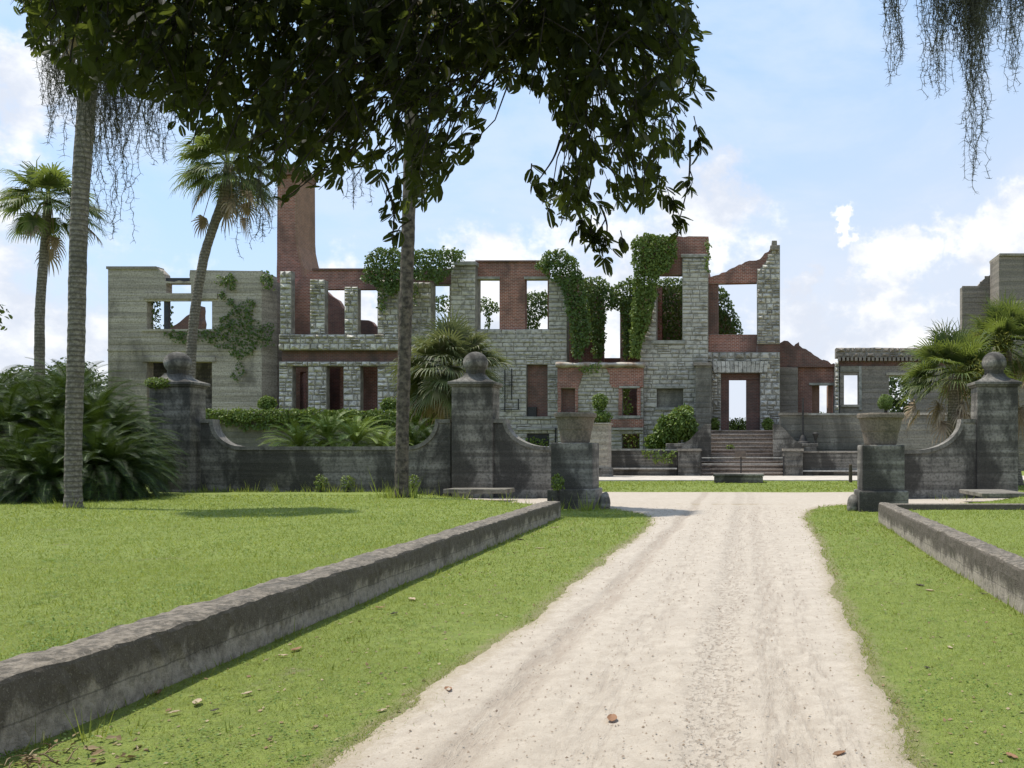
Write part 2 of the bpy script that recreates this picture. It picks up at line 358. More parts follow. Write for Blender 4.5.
lump = t.math('MULTIPLY', lump, t.step(t.math('ABSOLUTE', t.math('SUBTRACT', wx, -.18)), .26, .1, 0, .5))
tk = t.math('MAXIMUM', tk, lump)
c = t.mix(tk, c, (.24, .19, .145))
edge = t.n('ShaderNodeAttribute', attribute_name='edge').outputs['Fac']
c = t.mix(t.step(t.math('ADD', edge, t.math('MULTIPLY', t.math('SUBTRACT', n4, .5), .9)), .5, 1.0, 0, .6), c, (.27, .22, .14))
c = t.mix(t.step(n4, .62, .68, 0, .6), c, (.20, .15, .11))
h = t.math('ADD', t.math('MULTIPLY', n2, .8), t.math('ADD', t.math('MULTIPLY', n3, .35), t.math('MULTIPLY', tk, -.8)))
finish(t, c, .95, h, .7, .03, .15); M['sand'] = m
M['pave'] = m_plain('old_pavement', (.50, .45, .38), (.36, .32, .27), 1.5, .95)
# ------------------------------------------------------------------ ground
def ss(v): v = np.clip(v, 0, 1); return v*v*(3-2*v)
LF = lambda y: -3.74-.0347*y          # face of the left curb towards the road
RF = lambda y: 2.52+.0246*y
EL_Y = [-8, 4, 8, 12.7, 17.3, 20.6, 22.2, 23.6, 25.2, 26.6, 28, 30]
EL_X = [-2.15, -2.1, -2.02, -2.05, -2.02, -2.1, -2.25, -2.75, -3.5, -4.6, -9, -16]
ER_Y = [-8, 4, 7.3, 12, 16.4, 20, 22.2, 24, 26.2, 28, 30]
ER_X = [.75, .8, .93, 1.1, 1.27, 1.36, 1.45, 1.65, 2.1, 3.2, 9]
def smooth_noise(x, y, s=1.0, seed=0):
    r = np.zeros_like(x)
    g = np.random.default_rng(seed)
    for k in range(10):
        a = g.uniform(0, 2*PI); f = s*(1.35**k)*.6; r += np.sin((x*np.cos(a)+y*np.sin(a))*f+g.uniform(0, 6.3))/(1.25**k)
    return r/4.0
def edgeL(y): return np.interp(y, EL_Y, EL_X)+.09*smooth_noise(y*0, y, 2.2, 3)+.05*smooth_noise(y*0, y, 9, 13)*.6
def edgeR(y): return np.interp(y, ER_Y, ER_X)+.08*smooth_noise(y*0, y, 2.4, 4)+.05*smooth_noise(y*0, y, 9, 14)*.6
def height(x, y):
    x = np.asarray(x, float); y = np.asarray(y, float)
    wl = .18+np.clip(y-21.5, 0, 5)*.35
    xb = LF(y)-.08-np.clip(y-21.8, 0, 20)*.55
    hl = .30*ss((xb-x)/wl)
    xr = RF(y)+.07+np.clip(y-20.0, 0, 20)*.5
    hr = .30*ss((x-xr)/(.18+np.clip(y-20, 0, 5)*.35))
    h = (hl+hr)*(1-ss((y-32.6)/.8))
    inside = np.minimum(x-edgeL(y), edgeR(y)-x)
    h = h-.07*ss((inside-.05)/.25)*(y < 29)
    cr = np.minimum(y-27.0, 36.0-y); h = h-.07*ss((cr-.2)/.5)*((np.abs(x) < 44))
    h = h+.012*smooth_noise(x, y, 3.0, 1)+.02*smooth_noise(x, y, .5, 2)
    return h
def axis(*segs):
    out = []
    for a, b, s in segs: out.append(np.arange(a, b, s))
    return np.concatenate(out)
gx = axis((-1500, -100, 140), (-100, -40, 6), (-40, -12, .7), (-12, -5.5, .2), (-5.5, 4.2, .07), (4.2, 14, .2), (14, 40, .7), (40, 100, 6), (100, 1501, 140))
gy = axis((-1500, -60, 160), (-60, -8, 4), (-8, 3, .5), (3, 16, .11), (16, 34, .2), (34, 70, .5), (70, 120, 5), (120, 2001, 150))
X, Y = np.meshgrid(gx, gy); Z = height(X.ravel(), Y.ravel())
nx, ny = len(gx), len(gy)
idx = np.arange(nx*ny).reshape(ny, nx)
Q = np.stack([idx[:-1, :-1], idx[:-1, 1:], idx[1:, 1:], idx[1:, :-1]], -1).reshape(-1, 4)
g = np_mesh('ground', np.stack([X.ravel(), Y.ravel(), Z], 1), Q, M['turf'], smooth=True, attrs={'edge': ss(1-(np.minimum(np.maximum(edgeL(Y.ravel())-X.ravel(), X.ravel()-edgeR(Y.ravel())), 9))/.42)*(Y.ravel() < 29)}); props(g, kind='structure')

ys = np.arange(-6, 28.6, .09); nu = 90
u = np.linspace(0, 1, nu)
L_, R_ = edgeL(ys)-.22, edgeR(ys)+.22
PXs = L_[:, None]+(R_-L_)[:, None]*u[None]; PYs = np.repeat(ys[:, None], nu, 1)
ed = np.minimum(PXs-L_[:, None], R_[:, None]-PXs)
z = .014*ss(ed/.3)-.055*(1-ss(ed/.26))+.009*smooth_noise(PXs, PYs, 5, 8)
for x0, wd, dp in ((-.18, .16, .022), (-1.5, .12, .028), (.26, .15, .014), (-.85, .25, .01)):
    z = z-dp*np.exp(-((PXs-x0-.06*smooth_noise(PYs*0, PYs, .5, 11))/wd)**2)
z += .005*np.random.default_rng(5).normal(size=z.shape)
idx = np.arange(z.size).reshape(z.shape)
Q = np.stack([idx[:-1, :-1], idx[:-1, 1:], idx[1:, 1:], idx[1:, :-1]], -1).reshape(-1, 4)
o = np_mesh('sandy_path', np.stack([PXs.ravel(), PYs.ravel(), z.ravel()], 1), Q, M['sand'], smooth=True, attrs={'edge': (1-ss((ed-.12)/.55)).ravel()})
props(o, kind='structure')
xs = np.arange(-44, 44.1, .35); nv = 60; v = np.linspace(0, 1, nv)
y0 = 26.9+.12*smooth_noise(xs, xs*0, 1.2, 21); y1 = 36.1+.3*smooth_noise(xs, xs*0, .6, 22)
CYs = y0[:, None]+(y1-y0)[:, None]*v[None]; CXs = np.repeat(xs[:, None], nv, 1)
ed = np.minimum(CYs-y0[:, None], y1[:, None]-CYs)
z = .004+.008*ss(ed/.5)-.06*(1-ss(ed/.5))+.008*smooth_noise(CXs, CYs, 2, 9)
idx = np.arange(z.size).reshape(z.shape)
Q = np.stack([idx[:-1, :-1], idx[1:, :-1], idx[1:, 1:], idx[:-1, 1:]], -1).reshape(-1, 4)
o = np_mesh('cross_road', np.stack([CXs.ravel(), CYs.ravel(), z.ravel()], 1), Q, M['sand'], smooth=True, attrs={'edge': (1-ss((ed-.3)/1.3)).ravel()})
props(o, kind='structure')
mb = MB(); mb.box((-10, 49.5, -.1), (34, 58.6, .06)); props(mb.build('walkway', M['pave']), kind='structure')

# curbs
def curb(xf, side, y0, y1, wd, h, label, ret=None):
    mb = MB(); loops = []
    n = int((y1-y0)/.08)
    prof = [(0, -.12), (0, .02), (.005, h*.35), (.0, h*.7), (.004, h-.035), (.012, h-.012), (.04, h), (wd*.35, h+.008), (wd*.7, h+.004), (wd-.04, h), (wd-.01, h-.015), (wd, h-.05), (wd, -.12)]
    for i in range(n+1):
        y = y0+(y1-y0)*i/n; l = []
        for j, (a, zz) in enumerate(prof):
            nz = mnoise.noise(Vector((a*5+side*9, y*2.2, zz*4)))*.012+mnoise.noise(Vector((a*14, y*9, zz*14+3)))*.016
            nz *= .2 if zz < 0 else 1
            e = .010*mnoise.noise(Vector((y*.6, side*3.0, a*2)))
            l.append(Vector((xf(y)+side*(a+nz), y, zz+(nz+e if zz > .1 else 0))))
        if side < 0: l = l[::-1]
        loops.append(l)
    mb.rings(loops)
    if ret: mb.box(*ret, bev=.02)
    o = mb.build('low_curb', M['curb'], origin=(xf((y0+y1)/2)+side*wd/2, (y0+y1)/2, 0))
    return props(o, label, 'curb', 'low concrete curbs along the path')
curb(LF, -1, -3, 22.0, .40, .40, 'long low mould-blackened concrete curb left of the sandy path')
curb(RF, 1, -3, 20.4, .31, .45, 'low concrete curb with pale lower face right of the sandy path', ((RF(20.4)+.30, 20.06, -.1), (6.3, 20.40, .435)))

# ------------------------------------------------------------------ grass: what nobody could count
def grass(y0, y1, xa, xb, dens, hgt, wid, mask=None):
    n = int((y1-y0)*(xb-xa)*dens); x = rng.uniform(xa, xb, n); y = rng.uniform(y0, y1, n)
    el, er = edgeL(y), edgeR(y); ins = np.minimum(x-el, er-x)
    keep = np.ones(n, bool)
    # keep off path (with a thinning fringe), curbs, cross road, out of view
    keep &= (ins < rng.exponential(.10, n)*(rng.random(n) < .6)-.02-.38*rng.random(n)**1.8*(rng.random(n) < .7)) | (y > 28.6)
    keep &= ~((x < LF(y)+.0) & (x > LF(y)-.40) & (y < 22.02))
    keep &= ~((x > RF(y)) & (x < RF(y)+.31) & (y < 20.42))
    keep &= ~((y > 27.1+rng.normal(0, .1, n)) & (y < 35.9+rng.normal(0, .15, n)))
    keep &= ~((y > 49.2) & (x > -10.2))
    px = CX+x*F/y; keep &= (px > -150) & (px < 1600)
    # thin patches
    pn = smooth_noise(x, y, 1.6, 31); pn2 = smooth_noise(x, y, 4.0, 37); keep &= rng.random(n) > (.55+.35*(y < 10))*ss((pn+.6*pn2-.25)/.6)*((x > LF(y)) & (x < RF(y)))
    x, y = x[keep], y[keep]; n = len(x)
    z = height(x, y); z = np.where((np.minimum(x-edgeL(y), edgeR(y)-x) > -.12) & (y < 28.6), np.maximum(z, .006), z); patch = smooth_noise(x, y, .8, 33)
    h = hgt*rng.lognormal(0, .35, n)*(1+.25*patch); wdt = wid*rng.uniform(.7, 1.3, n)
    a = rng.uniform(0, 2*PI, n); lean = rng.uniform(.3, 1.7, n)*h; b = rng.uniform(0, 2*PI, n)
    c = np.stack([x, y, z-.008], 1); s = np.stack([np.cos(a), np.sin(a), 0*a], 1)*wdt[:, None]*.5
    tip = c+np.stack([np.cos(b)*lean, np.sin(b)*lean, h], 1)
    return np.stack([c-s, c+s, tip], 1).reshape(-1, 3)
G = []
for (ya, yb, xa, xb, de, hh, ww) in ((4.2, 7, -6.5, -1.9, 6500, .019, .0045), (4.2, 7, .6, 6, 6500, .019, .0045), (7, 11, -11, -1.9, 2800, .022, .0072), (7, 11, .7, 9, 2900, .022, .0072),
        (11, 17, -16, -1.9, 760, .028, .014), (11, 17, .8, 14, 820, .028, .014), (17, 25, -24, -1.9, 300, .034, .023), (17, 25, .8, 20, 340, .034, .023),
        (25, 33, -30, -3, 110, .042, .04), (25, 33, 2, 24, 130, .042, .04), (35.5, 50, -9, 24, 50, .05, .055), (50, 58, -30, -10, 20, .08, .08)):
    G.append(grass(ya, yb, xa, xb, de, hh, ww))
# taller tufts hugging the curbs, walls and trunks
def tufts(cx, cy, n, r, h, wd):
    x = rng.normal(cx, r, n); y = rng.normal(cy, r, n); z = height(x, y); hh = h*rng.lognormal(-.1, .4, n); a = rng.uniform(0, 2*PI, n); b = np.arctan2(y-cy, x-cx)+rng.normal(0, .7, n); ln = hh*rng.uniform(.1, .7, n)
    c = np.stack([x, y, z-.01], 1); s = np.stack([np.cos(a), np.sin(a), 0*a], 1)*wd*.5
    G.append(np.stack([c-s, c+s, c+np.stack([np.cos(b)*ln, np.sin(b)*ln, hh], 1)], 1).reshape(-1, 3))
for yy in np.arange(4.4, 21.5, .16):
    if random.random() < .8: tufts(LF(yy)+.03, yy+random.uniform(-.1, .1), int(9), .035, .06*random.uniform(.6, 1.5), .007+.0006*yy)
    if random.random() < .8 and yy < 20: tufts(RF(yy)-.03, yy+random.uniform(-.1, .1), int(9), .035, .055*random.uniform(.6, 1.5), .007+.0006*yy)
    if random.random() < .6: tufts(LF(yy)-.43, yy, 8, .03, .07*random.uniform(.6, 1.6), .007+.0006*yy)
for (cx, cy, n, r, h, wd) in ((-15.6, 20.9, 120, .35, .16, .02), (-9.7, 25.4, 160, .3, .28, .03), (-7.3, 27.6, 60, .25, .3, .03), (-8.6, 27.4, 60, .2, .3, .03), (-5.2, 24.8, 50, .3, .25, .03), (-4.3, 24.6, 60, .15, .3, .03), (7.2, 30.3, 80, .5, .2, .03), (-3.69, 5.05, 14, .03, .14, .008), (-3.85, 4.9, 10, .02, .12, .008)):
    tufts(cx, cy, n, r, h, wd)
for xx in np.arange(-19, -10.2, .22): tufts(xx, 30.8, 14, .08, .18*random.uniform(.4, 1.6), .03)
for k in range(150):
    yy = 5+22*random.random()**1.3; xx = random.uniform(-.8*yy, LF(yy)-.6) if k % 3 else random.uniform(LF(yy)+.1, edgeL(np.array([yy]))[0]-.25)
    tufts(xx, yy, 10, .05+.004*yy, .045*random.uniform(.7, 1.5), .006+.0007*yy)
V = np.concatenate(G); n = len(V)//3
o = np_mesh('grass', V, np.arange(n*3).reshape(-1, 3), M['grass']); props(o, 'short sunlit green grass covering the lawns and verges', 'grass', kind='stuff')

# loose grit on the sand, and brown flakes of litter on the verges
def flakes(n, ya, yb, xa, xb, smin, smax, z0, hh, keepf):
    y = ya+(yb-ya)*rng.random(n)**1.7; x = rng.uniform(xa, xb, n); k = keepf(x, y); x, y = x[k], y[k]; n = len(x)
    z = z0 if z0 is not None else height(x, y)+.008; s = rng.uniform(smin, smax, n)*(1+.05*y); a = rng.uniform(0, 2*PI, n)
    c = np.stack([x, y, z+0*x], 1); u_ = np.stack([np.cos(a), np.sin(a), rng.normal(0, .25, n)], 1)*s[:, None]; v_ = np.stack([-np.sin(a), np.cos(a), rng.normal(0, .25, n)], 1)*(s*rng.uniform(.4, .9, n))[:, None]
    t = c+np.stack([0*x, 0*x, s*hh], 1)
    return np.stack([c-u_, c-v_, c+u_, c+v_, t], 1).reshape(-1, 3), np.concatenate([(np.arange(n)*5)[:, None]+np.array([f]) for f in ((0, 1, 4), (1, 2, 4), (2, 3, 4), (3, 0, 4))], 0)
V, Q = flakes(4500, 4.4, 26, -3, 2.4, .003, .009, .016, .8, lambda x, y: np.minimum(x-edgeL(y), edgeR(y)-x) > .12+0*x)
props(np_mesh('sand_grit', V, Q, M['grit']), 'loose grit and crumbs scattered over the sandy path', 'grit', kind='stuff')
V, Q = flakes(3000, 4.4, 21, -4.6, 3.0, .006, .015, None, .1, lambda x, y: (np.minimum(x-edgeL(y), edgeR(y)-x) < .12) & (x > LF(y)+.02) & (x < RF(y)-.02))
props(np_mesh('leaf_litter', V, Q, M['litter']), 'small brown flakes of dead leaf in the verge grass', 'leaf litter', kind='stuff')

# clover and low weeds in patches through the turf
C = []; S = []
for k in range(900):
    yy = 4.6+20*random.random()**1.6; side = random.random()
    xx = random.uniform(max(-.8*yy, -14), LF(yy)-.5) if side < .55 else (random.uniform(LF(yy)+.1, edgeL(np.array([yy]))[0]-.1) if side < .78 else random.uniform(edgeR(np.array([yy]))[0]+.1, RF(yy)-.05))
    n = random.randint(8, 30); r = random.uniform(.04, .2)
    x = rng.normal(xx, r, n); y = rng.normal(yy, r, n); C.append(np.stack([x, y, height(x, y)+rng.uniform(.008, .026, n)], 1)); S.append(rng.uniform(.008, .017, n)*(1+.05*yy))
C = np.concatenate(C); S = np.concatenate(S); N = np.array([0, 0, 1.0])+.45*unit_rand(len(C)); V, Q = leaves(C, unit_rand(len(C))*np.array([1, 1, .25]), N, S, S*.8, .1)
props(np_mesh('clover', V, Q, M['clover']), 'low clover and broad leaved weeds in the lawn', 'clover', kind='stuff')
# ------------------------------------------------------------------ walls
def rect(x0, y0, x1, y1): return [(x0, y0), (x1, y0), (x1, y1), (x0, y1)]
def jagged(poly, flags, d, amp, step):
    """roughen the flagged edges of an outline given in metres (x,z)"""
    out = []
    n = len(poly)
    for i in range(n):
        a, b = poly[i], poly[(i+1) % n]; out.append(a)
        if flags is None or flags[i]:
            L = math.hypot(b[0]-a[0], b[1]-a[1]); k = int(L/step)
            for j in range(1, k):
                t = j/k; out.append((a[0]+(b[0]-a[0])*t+random.uniform(-amp, amp), a[1]+(b[1]-a[1])*t+random.uniform(-amp, amp)))
    return out
def slab(mb, loops, y0, y1, mi=0):
    """outline with holes (x,z), pushed from y0 (front) back to y1"""
    pts = [p for l in loops for p in l]
    ed = []; o = 0
    for l in loops: ed += [(o+i, o+(i+1) % len(l)) for i in range(len(l))]; o += len(l)
    vv, _, tr, ov, _, _ = delaunay_2d_cdt([Vector(p) for p in pts], ed, [], 0, 1e-5)
    mp = [o_[0] if o_ else None for o_ in ov]
    extra = {}
    for i, o_ in enumerate(ov):
        if not o_: extra[i] = len(pts); pts.append((vv[i].x, vv[i].y))
    mp = [extra[i] if m_ is None else m_ for i, m_ in enumerate(mp)]
    tris = []
    for f in tr:
        cx = np.array([sum(vv[i].x for i in f)/3]); cz = np.array([sum(vv[i].y for i in f)/3])
        if in_poly(cx, cz, loops[0])[0] and not any(in_poly(cx, cz, l)[0] for l in loops[1:]): tris.append([mp[i] for i in f])
    n = len(pts); vs_ = [(p[0], y0, p[1]) for p in pts]+[(p[0], y1, p[1]) for p in pts]; fs = []
    for a, b, c in tris:
        ar = (pts[b][0]-pts[a][0])*(pts[c][1]-pts[a][1])-(pts[b][1]-pts[a][1])*(pts[c][0]-pts[a][0])
        if ar < 0: b, c = c, b
        fs.append((a, b, c)); fs.append((c+n, b+n, a+n))
    o = 0
    for li, l in enumerate(loops):
        m = len(l); area = sum(l[i][0]*l[(i+1) % m][1]-l[(i+1) % m][0]*l[i][1] for i in range(m))
        ccw = (area > 0) == (li == 0)
        for i in range(m):
            a, b = o+i, o+(i+1) % m
            fs.append((b, a, a+n, b+n) if ccw else (a, b, b+n, a+n))
        o += m
    mb.add(vs_, fs, mi)
def spans(loops, z):
    xs = []
    for l in loops:
        for i in range(len(l)):
            a, b = l[i], l[(i+1) % len(l)]
            if (a[1] > z) != (b[1] > z): xs.append(a[0]+(z-a[1])*(b[0]-a[0])/(b[1]-a[1]))
    xs.sort(); return list(zip(xs[::2], xs[1::2]))
def one(mb, x, x1, z, z1, y, p, g, e, mi, bulge=1.4):
    r = random.uniform
    A = [(x+g, y+.01, z+g), (x1-g, y+.01, z+g), (x1-g, y+.01, z1-g), (x+g, y+.01, z1-g)]
    Bq = [(x+g+e, y-p*r(.6, 1.1), z+g+e), (x1-g-e, y-p*r(.6, 1.1), z+g+e), (x1-g-e, y-p*r(.6, 1.1), z1-g-e), (x+g+e, y-p*r(.6, 1.1), z1-g-e)]
    c = ((x+x1)/2+r(-.22, .22)*(x1-x), y-p*r(1.3, bulge), (z+z1)/2+r(-.25, .12)*(z1-z))
    mb.add(A+Bq+[c], [(0, 1, 5, 4), (1, 2, 6, 5), (2, 3, 7, 6), (3, 0, 4, 7), (4, 5, 8), (5, 6, 8), (6, 7, 8), (7, 4, 8)], mi)
def blocks(mb, loops, y, ch, bl, proud, bevel, mi=0, jit=.25, inset=.012, split=0.0, bulge=1.4):
    zs = [p[1] for p in loops[0]]; z = min(zs); zt = max(zs)
    cuts = sorted({round(p[1], 3) for l in loops for p in l if len(l) < 9})
    while z < zt-.05:
        h = ch*random.uniform(1-jit, 1+jit); z1 = min(z+h, zt)
        for c in cuts:
            if z+.06 < c < z1+.5*ch and abs(c-z1) < .45*ch: z1 = c
        for a, b in spans(loops, (z+z1)/2):
            x = a
            while x < b-.03:
                L = bl*random.uniform(.55, 1.5); x1 = min(x+L, b)
                if b-x1 < bl*.35: x1 = b
                p = proud*random.uniform(.25, 1.0); g = inset*random.uniform(.5, 1.5); e = min(bevel*random.uniform(.6, 1.3), (x1-x)*.35, (z1-z)*.35)
                zz = [(z, z1)] if random.random() > split else [(z, z+(z1-z)*.5), (z+(z1-z)*.5, z1)]
                for z_, z1_ in zz:
                  e = min(e, (z1_-z_)*.35)
                  one(mb, x, x1, z_, z1_, y, p*random.uniform(.7, 1.1), g, e, mi, bulge)
                x = x1; continue
                A = [(x+g, y+.01, z+g), (x1-g, y+.01, z+g), (x1-g, y+.01, z1-g), (x+g, y+.01, z1-g)]
                Bq = [(x+g+e, y-p*random.uniform(.6, 1.1), z+g+e), (x1-g-e, y-p*random.uniform(.6, 1.1), z+g+e), (x1-g-e, y-p*random.uniform(.6, 1.1), z1-g-e), (x+g+e, y-p*random.uniform(.6, 1.1), z1-g-e)]
                cx, cz = (x+x1)/2+random.uniform(-.2, .2)*(x1-x), (z+z1)/2+random.uniform(-.15, .25)*(z1-z)
                cpt = (cx, y-p*1.25, cz)
                mb.add(A+Bq+[cpt], [(0, 1, 5, 4), (1, 2, 6, 5), (2, 3, 7, 6), (3, 0, 4, 7), (4, 5, 8), (5, 6, 8), (6, 7, 8), (7, 4, 8)], mi)
                x = x1
        z = z1
def wall(name, parent, d, poly, holes=(), t=.6, mat='tabby', style='tabby', jag=None, amp=.06, step=.35, base=(0, 0, 0), sides=False):
    """poly and holes in picture coordinates on the plane at distance d -> real metres"""
    L = [[(PX(x, d), PZ(y, d)) for x, y in l] for l in [poly]+[rect(*h) if len(h) == 4 and not isinstance(h[0], tuple) else h for h in holes]]
    L[0] = jagged(L[0], jag if jag is not None else [0]*len(L[0]), d, amp, step)
    mb = MB(); slab(mb, L, d, d+t)
    if style == 'tabby': blocks(mb, L, d, .40, 4.5, .04, .02, jit=.25, inset=.009)
    elif style == 'stone': blocks(mb, L, d, .37, .52, .18, .075, jit=.3, split=.22, inset=.022, bulge=2.0, mi=1)
    elif style == 'ashlar': blocks(mb, L, d, .31, .78, .075, .036, jit=.2, inset=.015, split=.08, bulge=2.1, mi=1)
    return mb.build(name, [M['mortar'], M[mat]] if style in ('stone', 'ashlar') else M[mat], parent, origin=base)
def bar(name, parent, d, x0, y0, x1, y1, out=.12, t=.5, mat='trim', base=(0, 0, 0), bev=.0):
    mb = MB(); a, b = P(x0, y1, d), P(x1, y0, d); mb.box((a.x, d-out, a.z), (b.x, d+t, b.z), bev=bev)
    return mb.build(name, M[mat], parent, origin=base)

D = 66.0
# ---- left tabby house (a square concrete wing with an open upper storey)
tw = thing('tabby_wing', P(192, 452, 66), 'grey board marked concrete wing with an empty upper window, left end of ruin', 'building ruin')
d = 65.0
tabw = wall('tabby_wall', tw, d, [(108, 470), (262, 470), (262, 271), (190, 270), (190, 281), (165, 281), (164, 274), (158, 268), (108, 267)], [(147, 299, 212, 329), (147, 362, 212, 412), (166, 283.2, 191, 293.2)], .7, jag=[0, 0, 0, 1, 1, 0, 1, 1, 0], base=tw.location)
bar('window_lintel', tabw, d, 144, 293.5, 218, 299, .14, .9, 'tabby')
bar('window_mullion', tabw, d, 163, 299.2, 167, 328.8, -.1, .4, 'steel')
bar('steel_beam', tabw, d, 163, 277.5, 193, 283, -.15, .4, 'steel')
bar('window_sill', tabw, d, 143, 329.2, 216, 331.5, .12, .8, 'tabby')
bar('window_lintel', tabw, d, 143, 357, 216, 361.8, .12, .8, 'tabby')
bar('string_course', tabw, d, 108.2, 349.2, 261.8, 351.2, .09, .05, 'tabby')
bar('cornice', tabw, d, 107.2, 266.6, 157, 269.2, .12, .8, 'tabby_brown')
# chamfered corner and the side walls
mb = MB()
a, b = P(262, 470, d), P(262, 271, d); x1 = PX(276.5, 66)
mb.add([(a.x, d+.05, a.z), (x1, d+1.1, a.z), (x1, d+1.1, b.z-.25), (a.x, d+.05, b.z), (a.x, d+.7, a.z), (x1-.5, d+1.3, a.z), (x1-.5, d+1.3, b.z-.25), (a.x, d+.7, b.z)], [(0, 1, 2, 3), (7, 6, 5, 4), (3, 2, 6, 7), (1, 5, 6, 2)])
mb.box((x1-.6, d+1.12, a.z), (x1, d+9, b.z-.6))
mb.build('chamfered_corner', M['tabby'], tw)
mb = MB(); c = P(108, 470, d); zt = PZ(272, d)
mb.box((c.x+.02, d+.72, c.z), (c.x+.7, d+2.6, zt)); mb.build('return_wall', M['tabby'], tw)
wall('brick_wall', tw, d+9.1, [(130, 470), (282, 470), (282, 362), (240, 350), (203, 345), (201, 306), (183, 319), (160, 335), (130, 345)], [], .6, 'brick_dark', 'brick', jag=[0, 0, 0, 1, 1, 1, 1, 1, 0])

wall('backing_wall', tw, d+2.7, [(140, 470), (225, 470), (225, 352), (140, 352)], t=.4, mat='gate')  # dark wall added so the lower window opening reads as shaded
# ---- main ruin
rm = thing('ruined_mansion', P(530, 452, 67), 'roofless stone and brick mansion ruin with ivy draped gables', 'building ruin')
# colonnade: two storeys of rock-faced piers
for (x0, y0, x1, y1) in ((280, 271, 291.5, 335), (310, 280, 325, 334), (344.5, 288, 358, 334), (377.5, 281, 398, 334)):
    wall('stone_column', rm, 64.6, [(x0, y1), (x1, y1), (x1, y0), (x0, y0)], t=.5, mat='stone_light', style='stone', jag=[0, 0, 1, 0], amp=.1)
wall('stone_band', rm, 64.4, [(279, 350), (400, 350), (400, 334.3), (279, 334.3)], t=1.3, mat='stone_light', style='stone')
wall('brick_band', rm, 64.9, [(282, 362), (400, 362), (400, 350.3), (282, 350.3)], t=.8, mat='brick_dark', style='brick')
wall('stone_band', rm, 64.5, [(279, 366), (400, 366), (400, 361.5), (279, 361.5)], t=.9, mat='stone_light', style='stone', jag=[0, 0, 0, 0])
for (x0, x1) in ((279, 292.5), (308, 326.5), (343.5, 360.5), (377.5, 398.5)):
    wall('stone_column', rm, 64.6, [(x0, 440), (x1, 440), (x1, 366.2), (x0, 366.2)], t=.5, mat='stone_light', style='stone')
wall('foundation', rm, 64.3, [(276, 470), (402, 470), (402, 438), (276, 438)], t=9, mat='stone_smooth', style='ashlar')
bk = wall('brick_wall', rm, 67.2, [(276, 470), (402, 470), (402, 269), (312, 270), (276, 300)], [(324, 289, 345, 336), (357.5, 289, 380, 336), (300, 372, 306, 460), (326, 368, 340, 460)], t=.6, mat='brick', style='brick', jag=[0, 0, 1, 1, 0])
bar('timber_lintel', bk, 67.2, 312.5, 268.6, 372, 270.4, .1, .7, 'brick_dark')
wall('gable_fragment', rm, 76, [(322, 400), (450, 400), (450, 352), (432, 335), (428, 334), (385, 333), (372, 322), (350, 318), (338, 300), (326, 291), (322, 291)], [(352, 330, 360, 348)], t=.6, mat='brick_dark', style='brick', jag=[0, 0, 0, 1, 1, 1, 1, 1, 1, 0, 0], amp=.12)
wall('backing_wall', rm, 72, [(284, 470), (420, 470), (420, 350), (284, 350)], t=.5, mat='brick_dark', style='brick')
# chimney: red front, buff cheek, shoulders that flare
mb = MB(); dc = 69.0
zc = [(470, 276.5, 304), (350, 276.5, 304), (268, 276.7, 303.5), (258, 277, 300.5), (246, 277, 298), (236, 277, 297.3), (176, 277.5, 297)]
loops = []
for (py, xa, xb) in zc:
    loops.append([Vector((PX(xa, dc), dc, PZ(py, dc))), Vector((PX(xb, dc), dc, PZ(py, dc))), Vector((PX(xb, dc), dc+2.7, PZ(py, dc))), Vector((PX(xa, dc), dc+2.7, PZ(py, dc)))])
mb.rings(loops); ch = mb.build('chimney', M['brick'], rm)
mb = MB()
lo = []
for (py, xa, xb) in zc[1:]: 
    x0, x1 = PX(xb, dc)-.12, PX(xb, dc)+.06; zz = PZ(py, dc)
    lo.append([Vector((x0, dc-.06, zz)), Vector((x1, dc-.06, zz)), Vector((x1, dc+2.76, zz)), Vector((x0, dc+2.76, zz))])
mb.rings(lo); mb.build('flue_face', M['brick_buff'], ch)
mb = MB(); zt = PZ(176, dc)
mb.box((PX(275.5, dc), dc-.4, zt), (PX(299, dc), dc+2.8, zt+.35)); mb.box((PX(274.5, dc), dc-.55, zt+.352), (PX(300, dc), dc+2.95, zt+.75)); mb.build('chimney_cap', M['brick_dark'], ch)
# section between colonnade and the tall pier
wall('brick_wall', rm, 66.6, [(398.5, 470), (452, 470), (452, 284.5), (398.5, 284.5)], [(431.5, 284.8, 449.5, 330)], t=.6, mat='stone_smooth', style='ashlar')
wall('stone_pier', rm, 65.6, [(408, 470), (431, 470), (431, 282), (408, 284)], t=1.0, mat='stone_smooth', style='stone', jag=[0, 0, 1, 0])
wall('brick_band', rm, 66.6, [(398.5, 284), (452, 284), (452, 268), (398.5, 270)], t=.6, mat='brick_dark', style='brick', jag=[0, 0, 1, 0])
# tall pier with cap
pr = wall('stone_pier', rm, 65.4, [(451, 470), (475.5, 470), (475.5, 266), (455, 266), (451, 270)], t=1.3, mat='stone_smooth', style='ashlar')
bar('pier_cap', pr, 65.4, 454, 261.5, 476.5, 265.8, .18, 1.4, 'trim', bev=.06)
